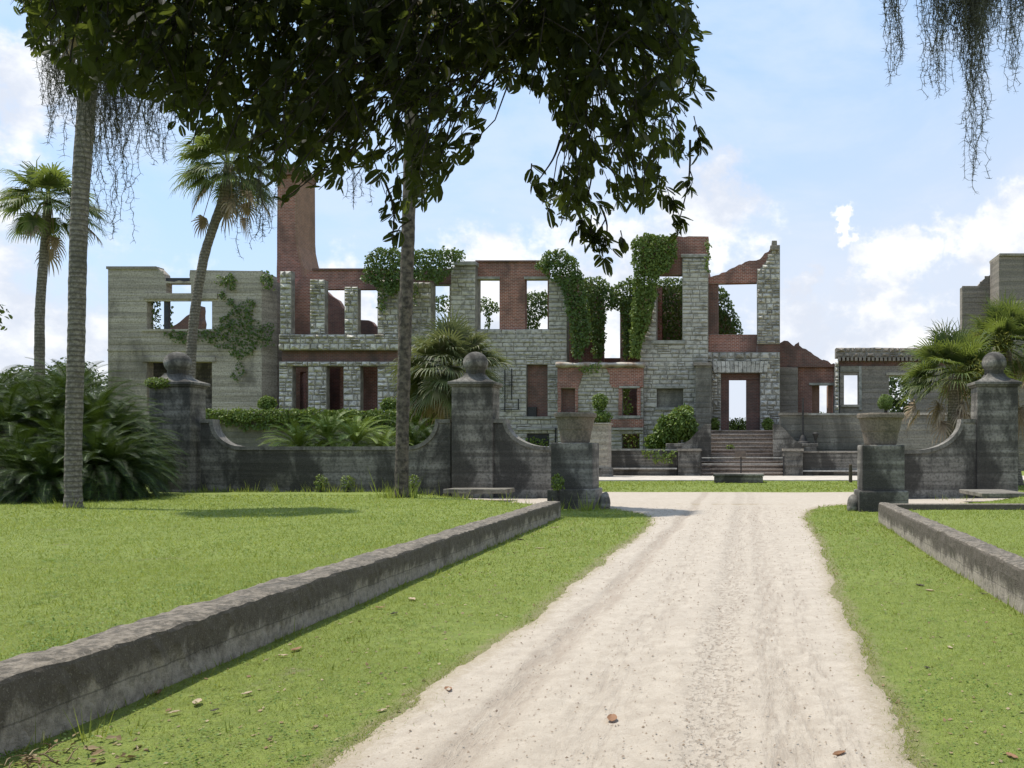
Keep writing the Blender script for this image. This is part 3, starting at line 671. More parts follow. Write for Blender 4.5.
# brick storey over grey stone
br = wall('brick_wall', rm, 66.0, [(475.7, 330), (548.5, 330), (548.5, 262), (475.7, 262)], [(476.6, 279, 499.5, 329.7), (525, 278, 547.6, 329.7)], t=.6, mat='brick', style='brick')
bar('coping', br, 66.0, 475.9, 260.6, 556, 262.2, .14, .8, 'brick_dark')
for x in (476, 524.4):
    bar('window_lintel', br, 66.0, x, 276.9, x+24, 279.2, .1, .65, 'trim'); bar('window_sill', br, 66.0, x-.5, 329.3, x+24.5, 331.2, .16, .65, 'trim')
st = wall('stone_wall', rm, 65.8, [(475.7, 470), (567, 470), (567, 300), (561, 290), (556, 280), (548.7, 277), (548.7, 331.4), (475.7, 331.4)], [(526.5, 364.5, 547.5, 416.5), (527, 433.5, 549, 446.5)], t=.9, mat='stone_smooth', style='ashlar', jag=[0, 0, 1, 1, 1, 0, 0, 0], amp=.09)
bar('blocked_window', st, 65.8, 526.6, 364.6, 547.4, 416.4, -.35, .5, 'brick_dark')
bar('window_sill', st, 65.8, 523, 416.6, 550.5, 419.2, .16, .3, 'trim')
mb = MB(); mb.box((PX(527, 65.8), 65.9, PZ(416.4, 65.8)), (PX(536, 65.8), 66.12, PZ(407, 65.8))); mb.build('hole_shade', M['iron'], st)  # dark box stands in for the shade inside a hole in the bricks
for x0, y0, x1, y1 in ((514, 428, 556, 430.2),): bar('water_table', st, 65.8, x0, y0, x1, y1, .17, .1, 'trim')
mb = MB()
for (x0, y0, x1, y1) in ((505.5, 369, 506.2, 412), (512.3, 369, 513, 400), (505.5, 385, 514, 385.7), (519, 399, 519.7, 410), (502, 409.3, 520, 410), (556, 428, 556.8, 446)):
    if x0 == 556: mb.build('iron_bracket', M['iron'], st); mb = MB()
    mb.box((PX(x0, 65.8), 65.45, PZ(y1, 65.8)), (PX(x1, 65.8), 65.62, PZ(y0, 65.8)))
mb.build('iron_bracket', M['iron'], st)
bar('basement_panel', st, 65.8, 527.2, 433.7, 548.8, 446.3, -.5, .1, 'iron')  # near-black panel closing the basement window opening
# recessed bay with red back wall and the low bow in front
wall('brick_wall', rm, 69.0, [(554, 470), (604, 470), (603, 300), (596, 285), (575, 276), (554, 275)], t=.6, mat='brick', style='brick', jag=[0, 0, 1, 1, 1, 0])
mb = MB(); x = PX(566.6, 66); mb.box((x-.55, 66.72, 0), (x-.02, 69, PZ(300, 66))); x2 = PX(640, 66); mb.box((x2+.02, 66.8, 0), (x2+.6, 69, PZ(285, 66))); mb.build('return_wall', M['brick'], rm)
wall('brick_wall', rm, 69.0, [(620, 470), (662, 470), (662, 287), (640, 292), (620, 300)], t=.6, mat='brick', style='brick', jag=[0, 0, 1, 1, 0])
wall('brick_wall', rm, 70.2, [(590, 470), (625, 470), (625, 358), (590, 358)], t=.5, mat='brick_dark', style='brick')
bay = wall('bow_wall', rm, 64.6, [(557.5, 470), (643.5, 470), (643.5, 366), (557.5, 366)], [(561, 388.5, 575, 412), (622, 388, 637, 415.5), (622, 434, 639.5, 448.5)], t=.7, mat='stone_smooth', style='ashlar')
for l in (([(557.6, 412), (560.9, 412), (560.9, 388), (575.1, 388), (575.1, 412), (577.5, 412), (577.5, 390), (582, 376), (584, 368), (557.6, 368)]), ([(606, 368), (643.4, 368), (643.4, 387), (612, 387.5), (609, 382), (610, 376)]), ([(610, 427.5), (643.4, 427.5), (643.4, 419), (610, 419)]), ([(618.5, 416), (621.9, 416), (621.9, 387.6), (618.5, 387.6)]), ([(637.1, 416), (640.5, 416), (640.5, 387.6), (637.1, 387.6)])):
    wall('brick_facing', bay, 64.46, l, t=.13, mat='brick', style='brick', jag=[1]*len(l), amp=.03)
mb = MB()
lo = []
for i in range(40):
    t_ = i/39; x = PX(556+89*t_, 64.4); hgt = .20+.10*mnoise.noise(Vector((t_*7, 1, 0))); yy = 64.15+.1*mnoise.noise(Vector((t_*5, 4, 0))); z0 = PZ(366.5, 64.6)
    lo.append([Vector((x, yy+math.cos(a)*.34+.3, z0+.10+math.sin(a)*hgt*(.9+.25*mnoise.noise(Vector((t_*9, a, 2)))))) for a in [2*PI*k/12 for k in range(12)]])
mb.rings(lo); mb.build('plaster_coping', M['coping_white'], bay, smooth=True)
bar('window_sill', bay, 64.6, 619, 415.8, 640.5, 418.4, .22, .3, 'trim'); bar('water_table', bay, 64.6, 612, 427.8, 643.4, 430, .2, .1, 'trim')
bar('window_lintel', bay, 64.6, 619.5, 386, 640, 388.2, .2, .3, 'trim'); bar('window_sill', bay, 64.6, 559, 412.2, 577, 414, .22, .3, 'trim')
bar('blocked_window', bay, 64.6, 561.2, 388.7, 574.8, 411.8, -.35, .3, 'brick_dark')
wall('backing_wall', rm, 72.5, [(560, 470), (790, 470), (790, 437), (560, 437)], t=.4, mat='tabby_brown', style='brick')

# stone tower bay
tb = wall('stone_tower', rm, 65.0, [(640, 470), (708, 470), (708, 258), (682.5, 258), (682.5, 274.5), (664, 274.5), (656, 300), (652, 318), (646, 335), (640, 342)], [(656.5, 275.2, 682, 340.5), (657, 388.5, 683, 407.5)], t=1.0, mat='stone_smooth', style='ashlar', jag=[0, 0, 0, 0, 0, 0, 1, 1, 1, 0]) if False else None
tb = wall('stone_tower', rm, 65.0, [(640, 470), (708, 470), (708, 258), (682.3, 258), (682.3, 340.5), (656.3, 340.5), (656.3, 290), (652, 318), (646, 335), (640, 342)], [(657, 388.5, 683, 407.5)], t=1.0, mat='stone_smooth', style='ashlar', jag=[0, 0, 0, 0, 0, 0, 1, 1, 1, 0])
bp = wall('brick_parapet', rm, 65.2, [(640, 274.5), (682, 274.5), (682, 256.5), (708.5, 256.5), (708.5, 236.5), (640, 236.5)], t=.8, mat='brick', style='brick', jag=[0, 0, 0, 0, 1, 0], amp=.04)
bar('stone_cap', bp, 65.2, 681, 254.8, 709.2, 258.2, .32, .95, 'trim', bev=.05)
bar('window_sill', tb, 65.0, 653, 340.6, 685.5, 343.8, .18, .5, 'trim'); bar('window_lintel', tb, 65.0, 655.5, 385.6, 684.5, 388.3, .15, .5, 'trim'); bar('window_sill', tb, 65.0, 655, 407.6, 685.5, 410, .16, .5, 'trim')
wall('brick_wall', rm, 66.05, [(640.5, 470), (655, 470), (655, 345), (644, 345)], t=.3, mat='brick', style='brick')
bar('blocked_window', tb, 65.0, 657.2, 388.7, 682.8, 407.3, -.45, .3, 'tabby_green')
mb = MB(); x = PX(708, 65); mb.box((x-.7, 66.02, 0), (x-.02, 73, PZ(262, 65))); mb.box((PX(640, 65)+.03, 66.02, 0), (PX(640, 65)+.6, 68.9, PZ(345, 65))); mb.build('return_wall', M['brick'], rm)
wall('brick_wall', rm, 73.2, [(640, 470), (745, 470), (745, 345), (736, 333), (731, 318), (722, 310), (712, 296), (700, 286), (640, 286)], [(724, 365, 748, 436)], t=.5, mat='brick', style='brick', jag=[0, 0, 1, 1, 1, 1, 1, 1, 0], amp=.12)

# door block
db = wall('stone_doorway', rm, 65.6, [(704, 470), (780, 470), (780, 352.2), (704, 352.2)], [(721, 373, 760, 434)], t=.9, mat='stone', style='stone')
mb = MB()
for i in range(13):                                           # flat arch of voussoirs over the door
    xc = 714+(i-6)*4.1+26.5; sl_ = (i-6)*.16
    x0, x1 = PX(xc-1.85, 65.5), PX(xc+1.85, 65.5); z0, z1 = PZ(372.6, 65.5), PZ(361.5, 65.5)
    mb.add([(x0, 65.36, z0), (x1, 65.36, z0), (x1+sl_*.1, 65.36, z1), (x0+sl_*.1, 65.36, z1), (x0, 65.62, z0), (x1, 65.62, z0), (x1+sl_*.1, 65.62, z1), (x0+sl_*.1, 65.62, z1)], [(0, 1, 2, 3), (0, 4, 5, 1), (1, 5, 6, 2), (2, 6, 7, 3), (3, 7, 4, 0)])
mb.build('flat_arch', M['stone'], db)
mb = MB(); dd = 66.0
for (x0, y0, x1, y1) in ((721.2, 373.2, 729, 470), (746, 380, 759.8, 470), (729, 373.2, 759.8, 379.8)):
    mb.box((PX(x0, dd), dd, PZ(y1, dd)), (PX(x1, dd), dd+.5, PZ(y0, dd)))
mb.build('door_frame', M['brick_dark'], db)
wall('brick_band', rm, 65.8, [(707.5, 352), (757, 352), (757, 334.5), (707.5, 334.5)], t=.6, mat='brick', style='brick')
wall('brick_jamb', rm, 65.9, [(708, 334.3), (718.5, 334.3), (718.5, 284), (708, 284)], t=.5, mat='brick_dark', style='brick')
gb = wall('brick_gable', rm, 65.8, [(707.5, 283.7), (756.8, 282.7), (756.8, 279.5), (764, 272), (772, 262), (775, 247), (770, 249), (760, 259), (745, 262), (726, 272), (707.5, 277)], t=.6, mat='brick', style='brick', jag=[0, 0, 0, 0, 0, 1, 1, 1, 1, 1, 0], amp=.07, step=.25)
wall('stone_pier', rm, 65.5, [(757, 344), (780, 344), (780, 245), (772, 245), (772, 250), (766, 262), (757, 270)], t=1.0, mat='stone', style='stone', jag=[0, 0, 0, 1, 1, 1, 0])
wall('stone_band', rm, 65.6, [(757.2, 352), (780, 352), (780, 344.2), (757.2, 344.2)], t=.8, mat='brick_dark', style='brick')
mb = MB(); a, b = P(770, 251, 65.6), P(779, 243, 65.6); mb.box((a.x, 65.2, a.z), (b.x, 66.6, b.z-.25), bev=.05); mb.box((a.x+.12, 65.3, b.z-.24), (b.x-.15, 66.5, b.z+.12), bev=.05); mb.build('finial_stone', M['tabby_brown'], rm)
pp = wall('porch_pier', rm, 63.6, [(695.5, 470), (711, 470), (711, 365), (695.5, 365)], t=2.0, mat='tabby_green', style='tabby')
bar('pier_cap', pp, 63.6, 693.5, 362.6, 711.5, 365.6, .2, 2.1, 'tabby_brown')

# ---- low service range to the right
sr = thing('service_range', P(850, 452, 68), 'low roofless concrete range with brick doorway right of the main stair', 'building ruin')
wall('brick_parapet', sr, 66.8, [(779, 367), (836, 367), (828, 361), (814, 355), (806, 349), (799, 342), (794, 346), (788, 341), (779, 343)], t=.6, mat='brick_dark', style='brick', jag=[0, 1, 1, 1, 1, 1, 1, 1, 0], amp=.16, step=.22)
wall('tabby_wall', sr, 66.6, [(777, 470), (798, 470), (798, 367.3), (777, 367.3)], t=.7, mat='tabby_brown')
bw = wall('brick_wall', sr, 67.2, [(798, 470), (838, 470), (838, 367), (798, 367)], [(812, 385, 833, 460)], t=.5, mat='brick', style='brick', jag=[0, 0, 1, 0])
bar('door_lintel', bw, 67.2, 809, 383, 836, 385.2, .1, .5, 'trim')
mb = MB(); dd = 67.8
for (x0, y0, x1, y1) in ((812, 385.3, 819.5, 470), (828, 385.3, 833.5, 470)): mb.box((PX(x0, dd), dd, PZ(y1, dd)), (PX(x1, dd), dd+1.2, PZ(y0, dd)))
mb.build('door_frame', M['brick_buff'], bw)
wall('stone_quoin', sr, 66.5, [(833, 470), (839, 470), (839, 362), (835, 364)], t=.8, mat='stone', style='stone', jag=[0, 0, 1, 0])
tl = wall('tabby_wall', sr, 66.5, [(840, 470), (968, 470), (968, 366), (840, 366)], [(844, 373, 858.5, 404.5), (889, 375.5, 912, 416)], t=.7, mat='tabby_brown')
bar('window_surround', tl, 66.5, 840.2, 366.2, 859.5, 372, .1, .1, 'tabby_green'); bar('window_surround', tl, 66.5, 858.8, 366.2, 861.5, 410, .12, .1, 'trim'); bar('window_sill', tl, 66.5, 841, 404.7, 860, 407, .15, .7, 'tabby')
bar('window_lintel', tl, 66.5, 886, 372.6, 915, 375.3, .14, .5, 'tabby')
wall('brick_band', sr, 66.6, [(839, 366), (968, 366), (968, 356), (839, 356)], t=.6, mat='brick_dark', style='brick')
cn = wall('cornice', sr, 66.35, [(836, 357.5), (968, 357.5), (968, 348), (836, 348)], t=.95, mat='tabby_brown', style='stone', jag=[0, 0, 1, 0], amp=.05)
mb = MB()
for i in range(31):
    x = PX(838+i*4.2, 66.3); mb.box((x, 66.05, PZ(361, 66.3)), (x+.17, 66.55, PZ(357.6, 66.3)))
mb.build('dentil_course', M['tabby_brown'], cn)
# ---- tall tower at the right edge
tt = thing('concrete_tower', P(1010, 452, 78), 'tall brown concrete block with stepped top behind the right palms', 'building ruin')
wall('tower_wall', tt, 76, [(999, 480), (1180, 480), (1180, 257), (1040, 256), (999, 256)], t=2.8, mat='tabby_brown', jag=[0, 0, 1, 1, 0])
wall('low_wall', tt, 79.0, [(962, 480), (990, 480), (990, 275), (984, 279), (977, 287), (962, 287)], t=.8, mat='tabby_brown', jag=[0, 0, 1, 1, 1, 0])
wall('buttress', tt, 78.9, [(954, 480), (966, 480), (966, 331), (954, 331)], t=.6, mat='tabby_brown')
bar('coping', tt, 76, 999, 253.8, 1182, 256, .2, 3.0, 'tabby')

# ---- terrace walls and the stair
lt = wall('terrace_wall', None, 58.6, [(196, 476), (447, 476), (447, 414), (196, 414)], t=.5, mat='tabby_green', base=P(320, 476, 58.6)); props(lt, 'long retaining wall under a clipped green creeper, left of house', 'wall')
rt = wall('terrace_wall', None, 60.4, [(780, 480), (990, 480), (990, 415), (780, 415)], t=.6, mat='tabby_green', base=P(880, 476, 60.4)); props(rt, 'greenish concrete terrace wall behind the right planter urn', 'wall')
bar('coping', rt, 60.4, 779, 412.8, 808, 415.2, .12, .8, 'tabby'); bar('coping', rt, 60.4, 808.3, 413.2, 870, 415.2, .12, .8, 'trim'); bar('coping', rt, 60.4, 870.3, 412.6, 990, 415.2, .12, .8, 'tabby')
lw = wall('low_wall', None, 58.7, [(610, 479), (677.5, 479), (677.5, 450.5), (610, 450.5)], t=.4, mat='gate', base=P(644, 476, 58.7)); props(lw, 'dark low wall with white ledge left of the front steps', 'wall')
bar('coping', lw, 58.7, 609.5, 449, 678, 450.6, .06, .5, 'trim'); bar('ledge', lw, 58.7, 610, 467.8, 677.3, 469.2, .25, .1, 'rail')
rw = wall('low_wall', None, 58.7, [(803, 479), (880, 479), (880, 452.5), (803, 452.5)], t=.4, mat='gate', base=P(840, 476, 58.7)); props(rw, 'dark low wall with pale ledge right of the front steps', 'wall')
bar('coping', rw, 58.7, 802.5, 451, 880, 452.6, .06, .5, 'tabby'); bar('ledge', rw, 58.7, 803, 470.2, 879, 471.6, .25, .1, 'rail')
stair = thing('staircase', P(741, 476, 59), 'broad stone front steps rising to the empty doorway', 'staircase')
def steps(ys, d0, run, x0, x1, name):
    z0 = 0.0
    for i, (a, b) in enumerate(zip(ys[:-1], ys[1:])):
        y = d0+i*run; za, zb = PZ(a, y), PZ(b, y); mb = MB()
        mb.box((PX(x0, y), y-.05, zb-.085), (PX(x1, y), y+run+.06, zb), bev=.02); mb.box((PX(x0, y)+.02, y+.06, za-.3), (PX(x1, y)-.02, y+run+.3, zb-.088))
        mb.build('step', M['step'], stair)
steps([476.5, 472.6, 468.8, 465, 461, 457, 453.2], 58.6, .34, 701, 783, 'step')
steps([453.2, 449.6, 446, 442, 438, 434, 430.2], 61.0, .36, 700, 782, 'step')
mb = MB(); mb.box((PX(690, 63), 63.1, 0), (PX(800, 63), 65.55, PZ(430.4, 63.2))); mb.build('landing', M['step'], stair)
for x0, x1, sgn in ((678, 700.5, -1), (783.5, 803, 1)):
    pw = wall('stair_pier', stair, 58.4, [(x0, 479), (x1, 479), (x1, 451), (x0, 451)], t=2.4, mat='gate'); bar('pier_cap', pw, 58.4, x0-.8, 448.6, x1+.8, 451, .1, 2.5, 'tabby')
for s_, pts in ((-1, [(711, 424), (705, 424.5), (697, 432), (690, 440), (684, 443.4), (668, 444)]), (1, [(773, 424), (779, 424.5), (787, 432), (794, 440), (800, 443.4), (816, 444)])):
    mb = MB(); lo = []
    pts2 = []
    for i in range(len(pts)-1):
        for k in range(4): pts2.append((pts[i][0]+(pts[i+1][0]-pts[i][0])*k/4, pts[i][1]+(pts[i+1][1]-pts[i][1])*k/4))
    pts2.append(pts[-1])
    for i, (px, py) in enumerate(pts2):
        t_ = i/(len(pts2)-1); y = 60.3-.9*t_; x = PX(px, y); zt = PZ(py, y); wv = .42
        lo.append([Vector((x, y-wv, .0)), Vector((x, y-wv, zt)), Vector((x, y+wv, zt+.02)), Vector((x, y+wv, 0))])
    if s_ < 0: lo = [l[::-1] for l in lo]
    mb.rings(lo); mb.build('scroll_wing', M['gate'], stair)
    pm = pts[-1]; mb = MB(); y = 59.25; x0, x1 = sorted((PX(pm[0]-s_*14, y), PX(pm[0]+s_*2, y))); mb.box((x0, y-.2, PZ(446.5, y)), (x1, y+.75, PZ(443.5, y)), bev=.04); mb.box((x0+.2, y, 0), (x1-.2, y+.6, PZ(446.6, y))); mb.build('newel_block', M['gate_coping'], stair)
gt = thing('barrier_gate', P(741, 476, 58.2), 'pale double rail gate with small square sign across the steps', 'gate')
mb = MB(); y = 58.05
for py in (457.3, 463.5): mb.box((PX(701, y), y, PZ(py+.9, y)), (PX(783.5, y), y+.06, PZ(py, y)))
mb.build('rail', M['rail'], gt)
for px in (700.9, 741, 783.6): mb = MB(); mb.tube([(PX(px, y), y-.05, 0), (PX(px, y), y-.05, PZ(456, y))], .045, 8); mb.build('post', M['iron'], gt)
mb = MB(); mb.box((PX(735, y), y-.14, PZ(457, y)), (PX(746, y), y-.11, PZ(450.5, y))); mb.build('sign_board', M['sign'], gt)
mb = MB(); y = 46.2; mb.box((PX(714, y), y, 0), (PX(763, y), y+1.3, PZ(474.5, y)-.1), bev=.05); mb.box((PX(713, y), y-.06, PZ(474.5, y)-.1), (PX(764, y), y+1.36, PZ(474.5, y)+.03), bev=.03)
props(mb.build('mounting_block', M['gate'], origin=P(738, 483, 46.8)), 'long dark stone mounting block on the grass before the steps', 'stone block')
# old iron lamp stem, small finial, bollard
ls = thing('lamp_stem', (PX(803, 60.3), 60.1, 0), 'thin dark iron lamp stem on a stepped base right of the stair', 'lamp post')
mb = MB(); x = PX(803, 60.1); mb.tube([(x, 60.1, PZ(441, 60)), (x, 60.1, PZ(398, 60))], [.07, .05], 8); mb.build('stem', M['iron'], ls)
mb = MB(); mb.lathe((x, 60.1, PZ(444, 60)), [(.5, 0), (.45, .12), (.28, .2), (.2, .42), (.1, .6), (.0, .62)], 16); mb.lathe((x, 60.1, 0), [(.16, 0), (.14, 2.1), (.18, PZ(444, 60)-.02)], 12); mb.build('base', M['iron'], ls)
mb = MB(); x = PX(815.5, 59.8); mb.lathe((x, 59.75, 0), [(.1, 0), (.08, PZ(440, 59.8)), (.17, PZ(436, 59.8)), (.22, PZ(433.5, 59.8)), (.1, PZ(432.5, 59.8)), (0, PZ(432.3, 59.8))], 12)
props(mb.build('iron_finial', M['iron'], origin=(x, 59.75, 0)), 'short dark iron finial beside the lamp stem', 'finial')
mb = MB(); x = PX(850.5, 47); mb.tube([(x, 47, 0), (x, 47, .93), (x, 47, .97)], [.1, .09, .06], 10); props(mb.build('wooden_bollard', M['wood'], origin=(x, 47, 0)), 'short wooden post on the grass by the right planter', 'bollard')
tp = thing('concrete_pillar', P(598, 474, 56.5), 'square concrete pillar topped with clipped bush beside left urn', 'pillar')
wall('shaft', tp, 56, [(590, 477), (608.5, 477), (608.5, 424), (590, 424)], t=1.2, mat='tabby'); bar('plinth', tp, 56, 588.5, 468, 610, 477, .15, 1.4, 'gate'); bar('cap', tp, 56, 588.8, 422.8, 609.6, 424.2, .1, 1.35, 'tabby')

# ------------------------------------------------------------------ entrance gate
GL = .30
def pier(xc, yc, label, w_=1.42, dp=.9):
    t_ = thing('gate_pier', (xc, yc, GL), label, 'gate pier', 'ball topped gate piers')
    mb = MB(); zt = 3.86; mb.box((xc-w_/2, yc-dp/2, 0), (xc+w_/2, yc+dp/2, zt), bev=.03); mb.build('shaft', M['gate'], t_)
    mb = MB(); mb.box((xc-w_/2-.05, yc-dp/2-.05, zt), (xc+w_/2+.05, yc+dp/2+.05, zt+.06), bev=.02); mb.box((xc-w_/2-.11, yc-dp/2-.11, zt+.06), (xc+w_/2+.11, yc+dp/2+.11, zt+.17), bev=.03)
    lo = []
    for (r, z) in ((.79, .17), (.72, .19), (.52, .25), (.38, .33), (.31, .42), (.29, .47)):
        k = dp/w_+(1-dp/w_)*(1-min(1, (r-.3)/.5)); lo.append([Vector((xc+sx*r, yc+sy*r*k, zt+z)) for sx, sy in ((-1, -1), (1, -1), (1, 1), (-1, 1))])
    mb.rings(lo); mb.build('cap', M['gate'], t_)
    mb = MB(); R = .425; pr_ = [(.30, .0), (.33, .03)]+[(R*math.sin(a), .40-R*.93*math.cos(a)) for a in [.85+(PI-.85)*i/16 for i in range(17)]]
    mb.lathe((xc, yc, zt+.45), pr_, 40, wob=.03); mb.build('ball', M['gate'], t_, smooth=True)
    return t_
pier(-9.42, 31.5, 'ball topped gate pier left of the drive beside the planter wall')
pier(-19.85, 31.5, 'ball topped gate pier beside the dark cycads with plant on cap')
pier(8.72, 31.5, 'ball topped gate pier before the right palms')
def scroll(p0, p1, prof, th, label):
    """wall in plan from p0 to p1, top profile as (fraction, z)"""
    p0, p1 = Vector((*p0, 0)), Vector((*p1, 0)); a = (p1-p0); nrm_ = Vector((a.y, -a.x, 0)).normalized()
    if nrm_.y > 0: nrm_ = -nrm_
    t_ = thing('scroll_wall', ((p0+p1)/2)+Vector((0, 0, GL)), label, 'wall', 'scroll topped gate walls')
    lo, lc = [], []
    for i, (s, z) in enumerate(prof):
        c = p0+a*s; f_, b_ = c+nrm_*th/2, c-nrm_*th/2
        lo.append([Vector((f_.x, f_.y, -.05)), Vector((f_.x, f_.y, z-.1)), Vector((b_.x, b_.y, z-.1)), Vector((b_.x, b_.y, -.05))])
        f_, b_ = c+nrm_*(th/2+.04), c-nrm_*(th/2+.04)
        s0, z0 = prof[max(i-1, 0)]; s1, z1 = prof[min(i+1, len(prof)-1)]; tg = Vector(((s1-s0)*a.length, z1-z0)); tg.normalize(); off = Vector((tg.y, -tg.x))*.13
        dn = a.normalized()*off.x
        lc.append([Vector((f_.x, f_.y, z))+dn+Vector((0, 0, off.y)), Vector((f_.x, f_.y, z)), Vector((b_.x, b_.y, z)), Vector((b_.x, b_.y, z))+dn+Vector((0, 0, off.y))])
    flip = a.cross(nrm_).z < 0
    mb = MB(); mb.rings(lo if not flip else [l[::-1] for l in lo][::1]); mb.build('wall', M['gate'], t_)
    mb = MB(); mb.rings(lc if not flip else [l[::-1] for l in lc]); mb.build('coping', M['gate_coping'], t_)
def curve(s0, z0, s1, z1, n=10):
    # concave quarter: falls steeply from (s0,z0), flattens into (s1,z1)
    return [(s0+(s1-s0)*(1-math.cos(PI/2*i/n)), z0+(z1-z0)*math.sin(PI/2*i/n)) for i in range(n+1)]
ZH, ZL = 2.74, 1.80
scroll((-18.95, 31.5), (-10.25, 31.5), [(0, ZH), (.035, ZH)]+curve(.05, ZH, .16, ZL)+[(.5, ZL-.01)]+[(1-s, z) for s, z in curve(.06, ZH, .17, ZL)][::-1]+[(.975, ZH), (1, ZH)], .36, 'scroll topped dark wall linking the two left gate piers')
scroll((-8.75, 31.3), (-5.5, 30.7), [(0, ZH), (.13, ZH)]+curve(.16, ZH, .62, 1.78)+[(1, 1.77)], .24, 'scroll topped dark wall from ball pier to left planter')
scroll((8.1, 31.3), (4.3, 30.5), [(0, ZH), (.14, ZH)]+curve(.18, ZH, .60, 1.67)+[(1, 1.66)], .24, 'scroll topped dark wall from right planter to ball pier')
def pedestal(x0, x1, y0, zt, label, ulabel, k):
    t_ = thing('planter_pedestal', ((x0+x1)/2, y0+.55, 0), label, 'pedestal', 'planter pedestals at the gate')
    mb = MB(); mb.box((x0, y0, .55), (x1, y0+1.1, zt), bev=.03); mb.build('block', M['gate'], t_)
    mb = MB(); mb.box((x0-.09, y0-.09, -.1), (x1+.09, y0+1.19, .56), bev=.04); mb.build('plinth', M['gate'], t_)
    xc, yc = (x0+x1)/2, y0+.55; R = .60*k
    u_ = thing('planter_urn', (xc, yc, zt), ulabel, 'planter', 'planter urns on the gate pedestals')
    mb = MB(); mb.lathe((xc, yc, zt), [(R*.70, 0), (R*.74, .04), (R*.83, .36), (R*.855, .38), (R*.87, .42), (R*.96, .66), (R*1.0, .72)], 40, wob=.015); mb.build('bowl', M['urn'], u_, smooth=False)
    mb = MB(); mb.lathe((xc, yc, zt), [(R*.98, .72), (R*1.07, .735), (R*1.08, .82), (R*1.05, .86), (R*.94, .86), (R*.92, .76), (0, .76)], 40, wob=.01); mb.build('rim', M['urn'], u_)
    return xc, yc
m, t, co = newmat('urn_terracotta'); s = t.n('ShaderNodeSeparateXYZ', {0: co})
n1 = t.noise(co, 2.5, 6, .65); n2 = t.noise(co, 20, 5, .65)
c = t.mix(t.step(n2, .35, .65), (.21, .172, .13), (.125, .102, .078)); c = t.mix(t.step(n1, .48, .66, 0, .75), c, (.09, .08, .06))
finish(t, c, .9, n2, .5, .02); M['urn'] = m
pedestal(-5.46, -4.28, 25.3, 1.86, 'dark block pedestal of the bare urn, left of path', 'wide weathered tub urn without a plant on the left pedestal', .93)
ux, uy = pedestal(3.14, 4.28, 24.1, 1.79, 'dark block pedestal of the planted urn, right of path', 'wide brown tub urn holding a small ball bush on the right pedestal', 1.0)
def boulder(c, r, sc, label):
    bm = bmesh.new(); bmesh.ops.create_icosphere(bm, subdivisions=3, radius=1)
    for v in bm.verts:
        k = 1+.16*mnoise.noise(v.co*1.3+Vector(c))+.05*mnoise.noise(v.co*4); v.co = Vector((v.co.x*sc[0]*r*k+c[0], v.co.y*sc[1]*r*k+c[1], max(v.co.z*sc[2]*r*k, -.12)+c[2]))
    mb = MB(); mb.bm(bm); props(mb.build('guard_stone', M['gate'], origin=c, smooth=True), label, 'guard stone', 'guard stones by the planters')
boulder((-3.98, 25.5, .14), .3, (.55, .7, 1.15), 'rounded dark guard stone at foot of the left planter')
boulder((2.95, 24.5, .12), .3, (.6, .7, 1.05), 'rounded brown guard stone at foot of the right planter')
mb = MB(); mb.box((-9.6, 28.6, .28), (-7.6, 29.7, .42), bev=.02); props(mb.build('stone_slab', M['coping'], origin=(-8.6, 29.1, .3)), 'flat stone slab on the lawn before the left ball pier', 'slab')
mb = MB(); mb.box((6.9, 26.2, .28), (8.3, 29.0, .40), bev=.02); props(mb.build('stone_slab', M['coping'], origin=(7.6, 27.6, .3)), 'flat stone slab on the lawn before the right ball pier', 'slab')
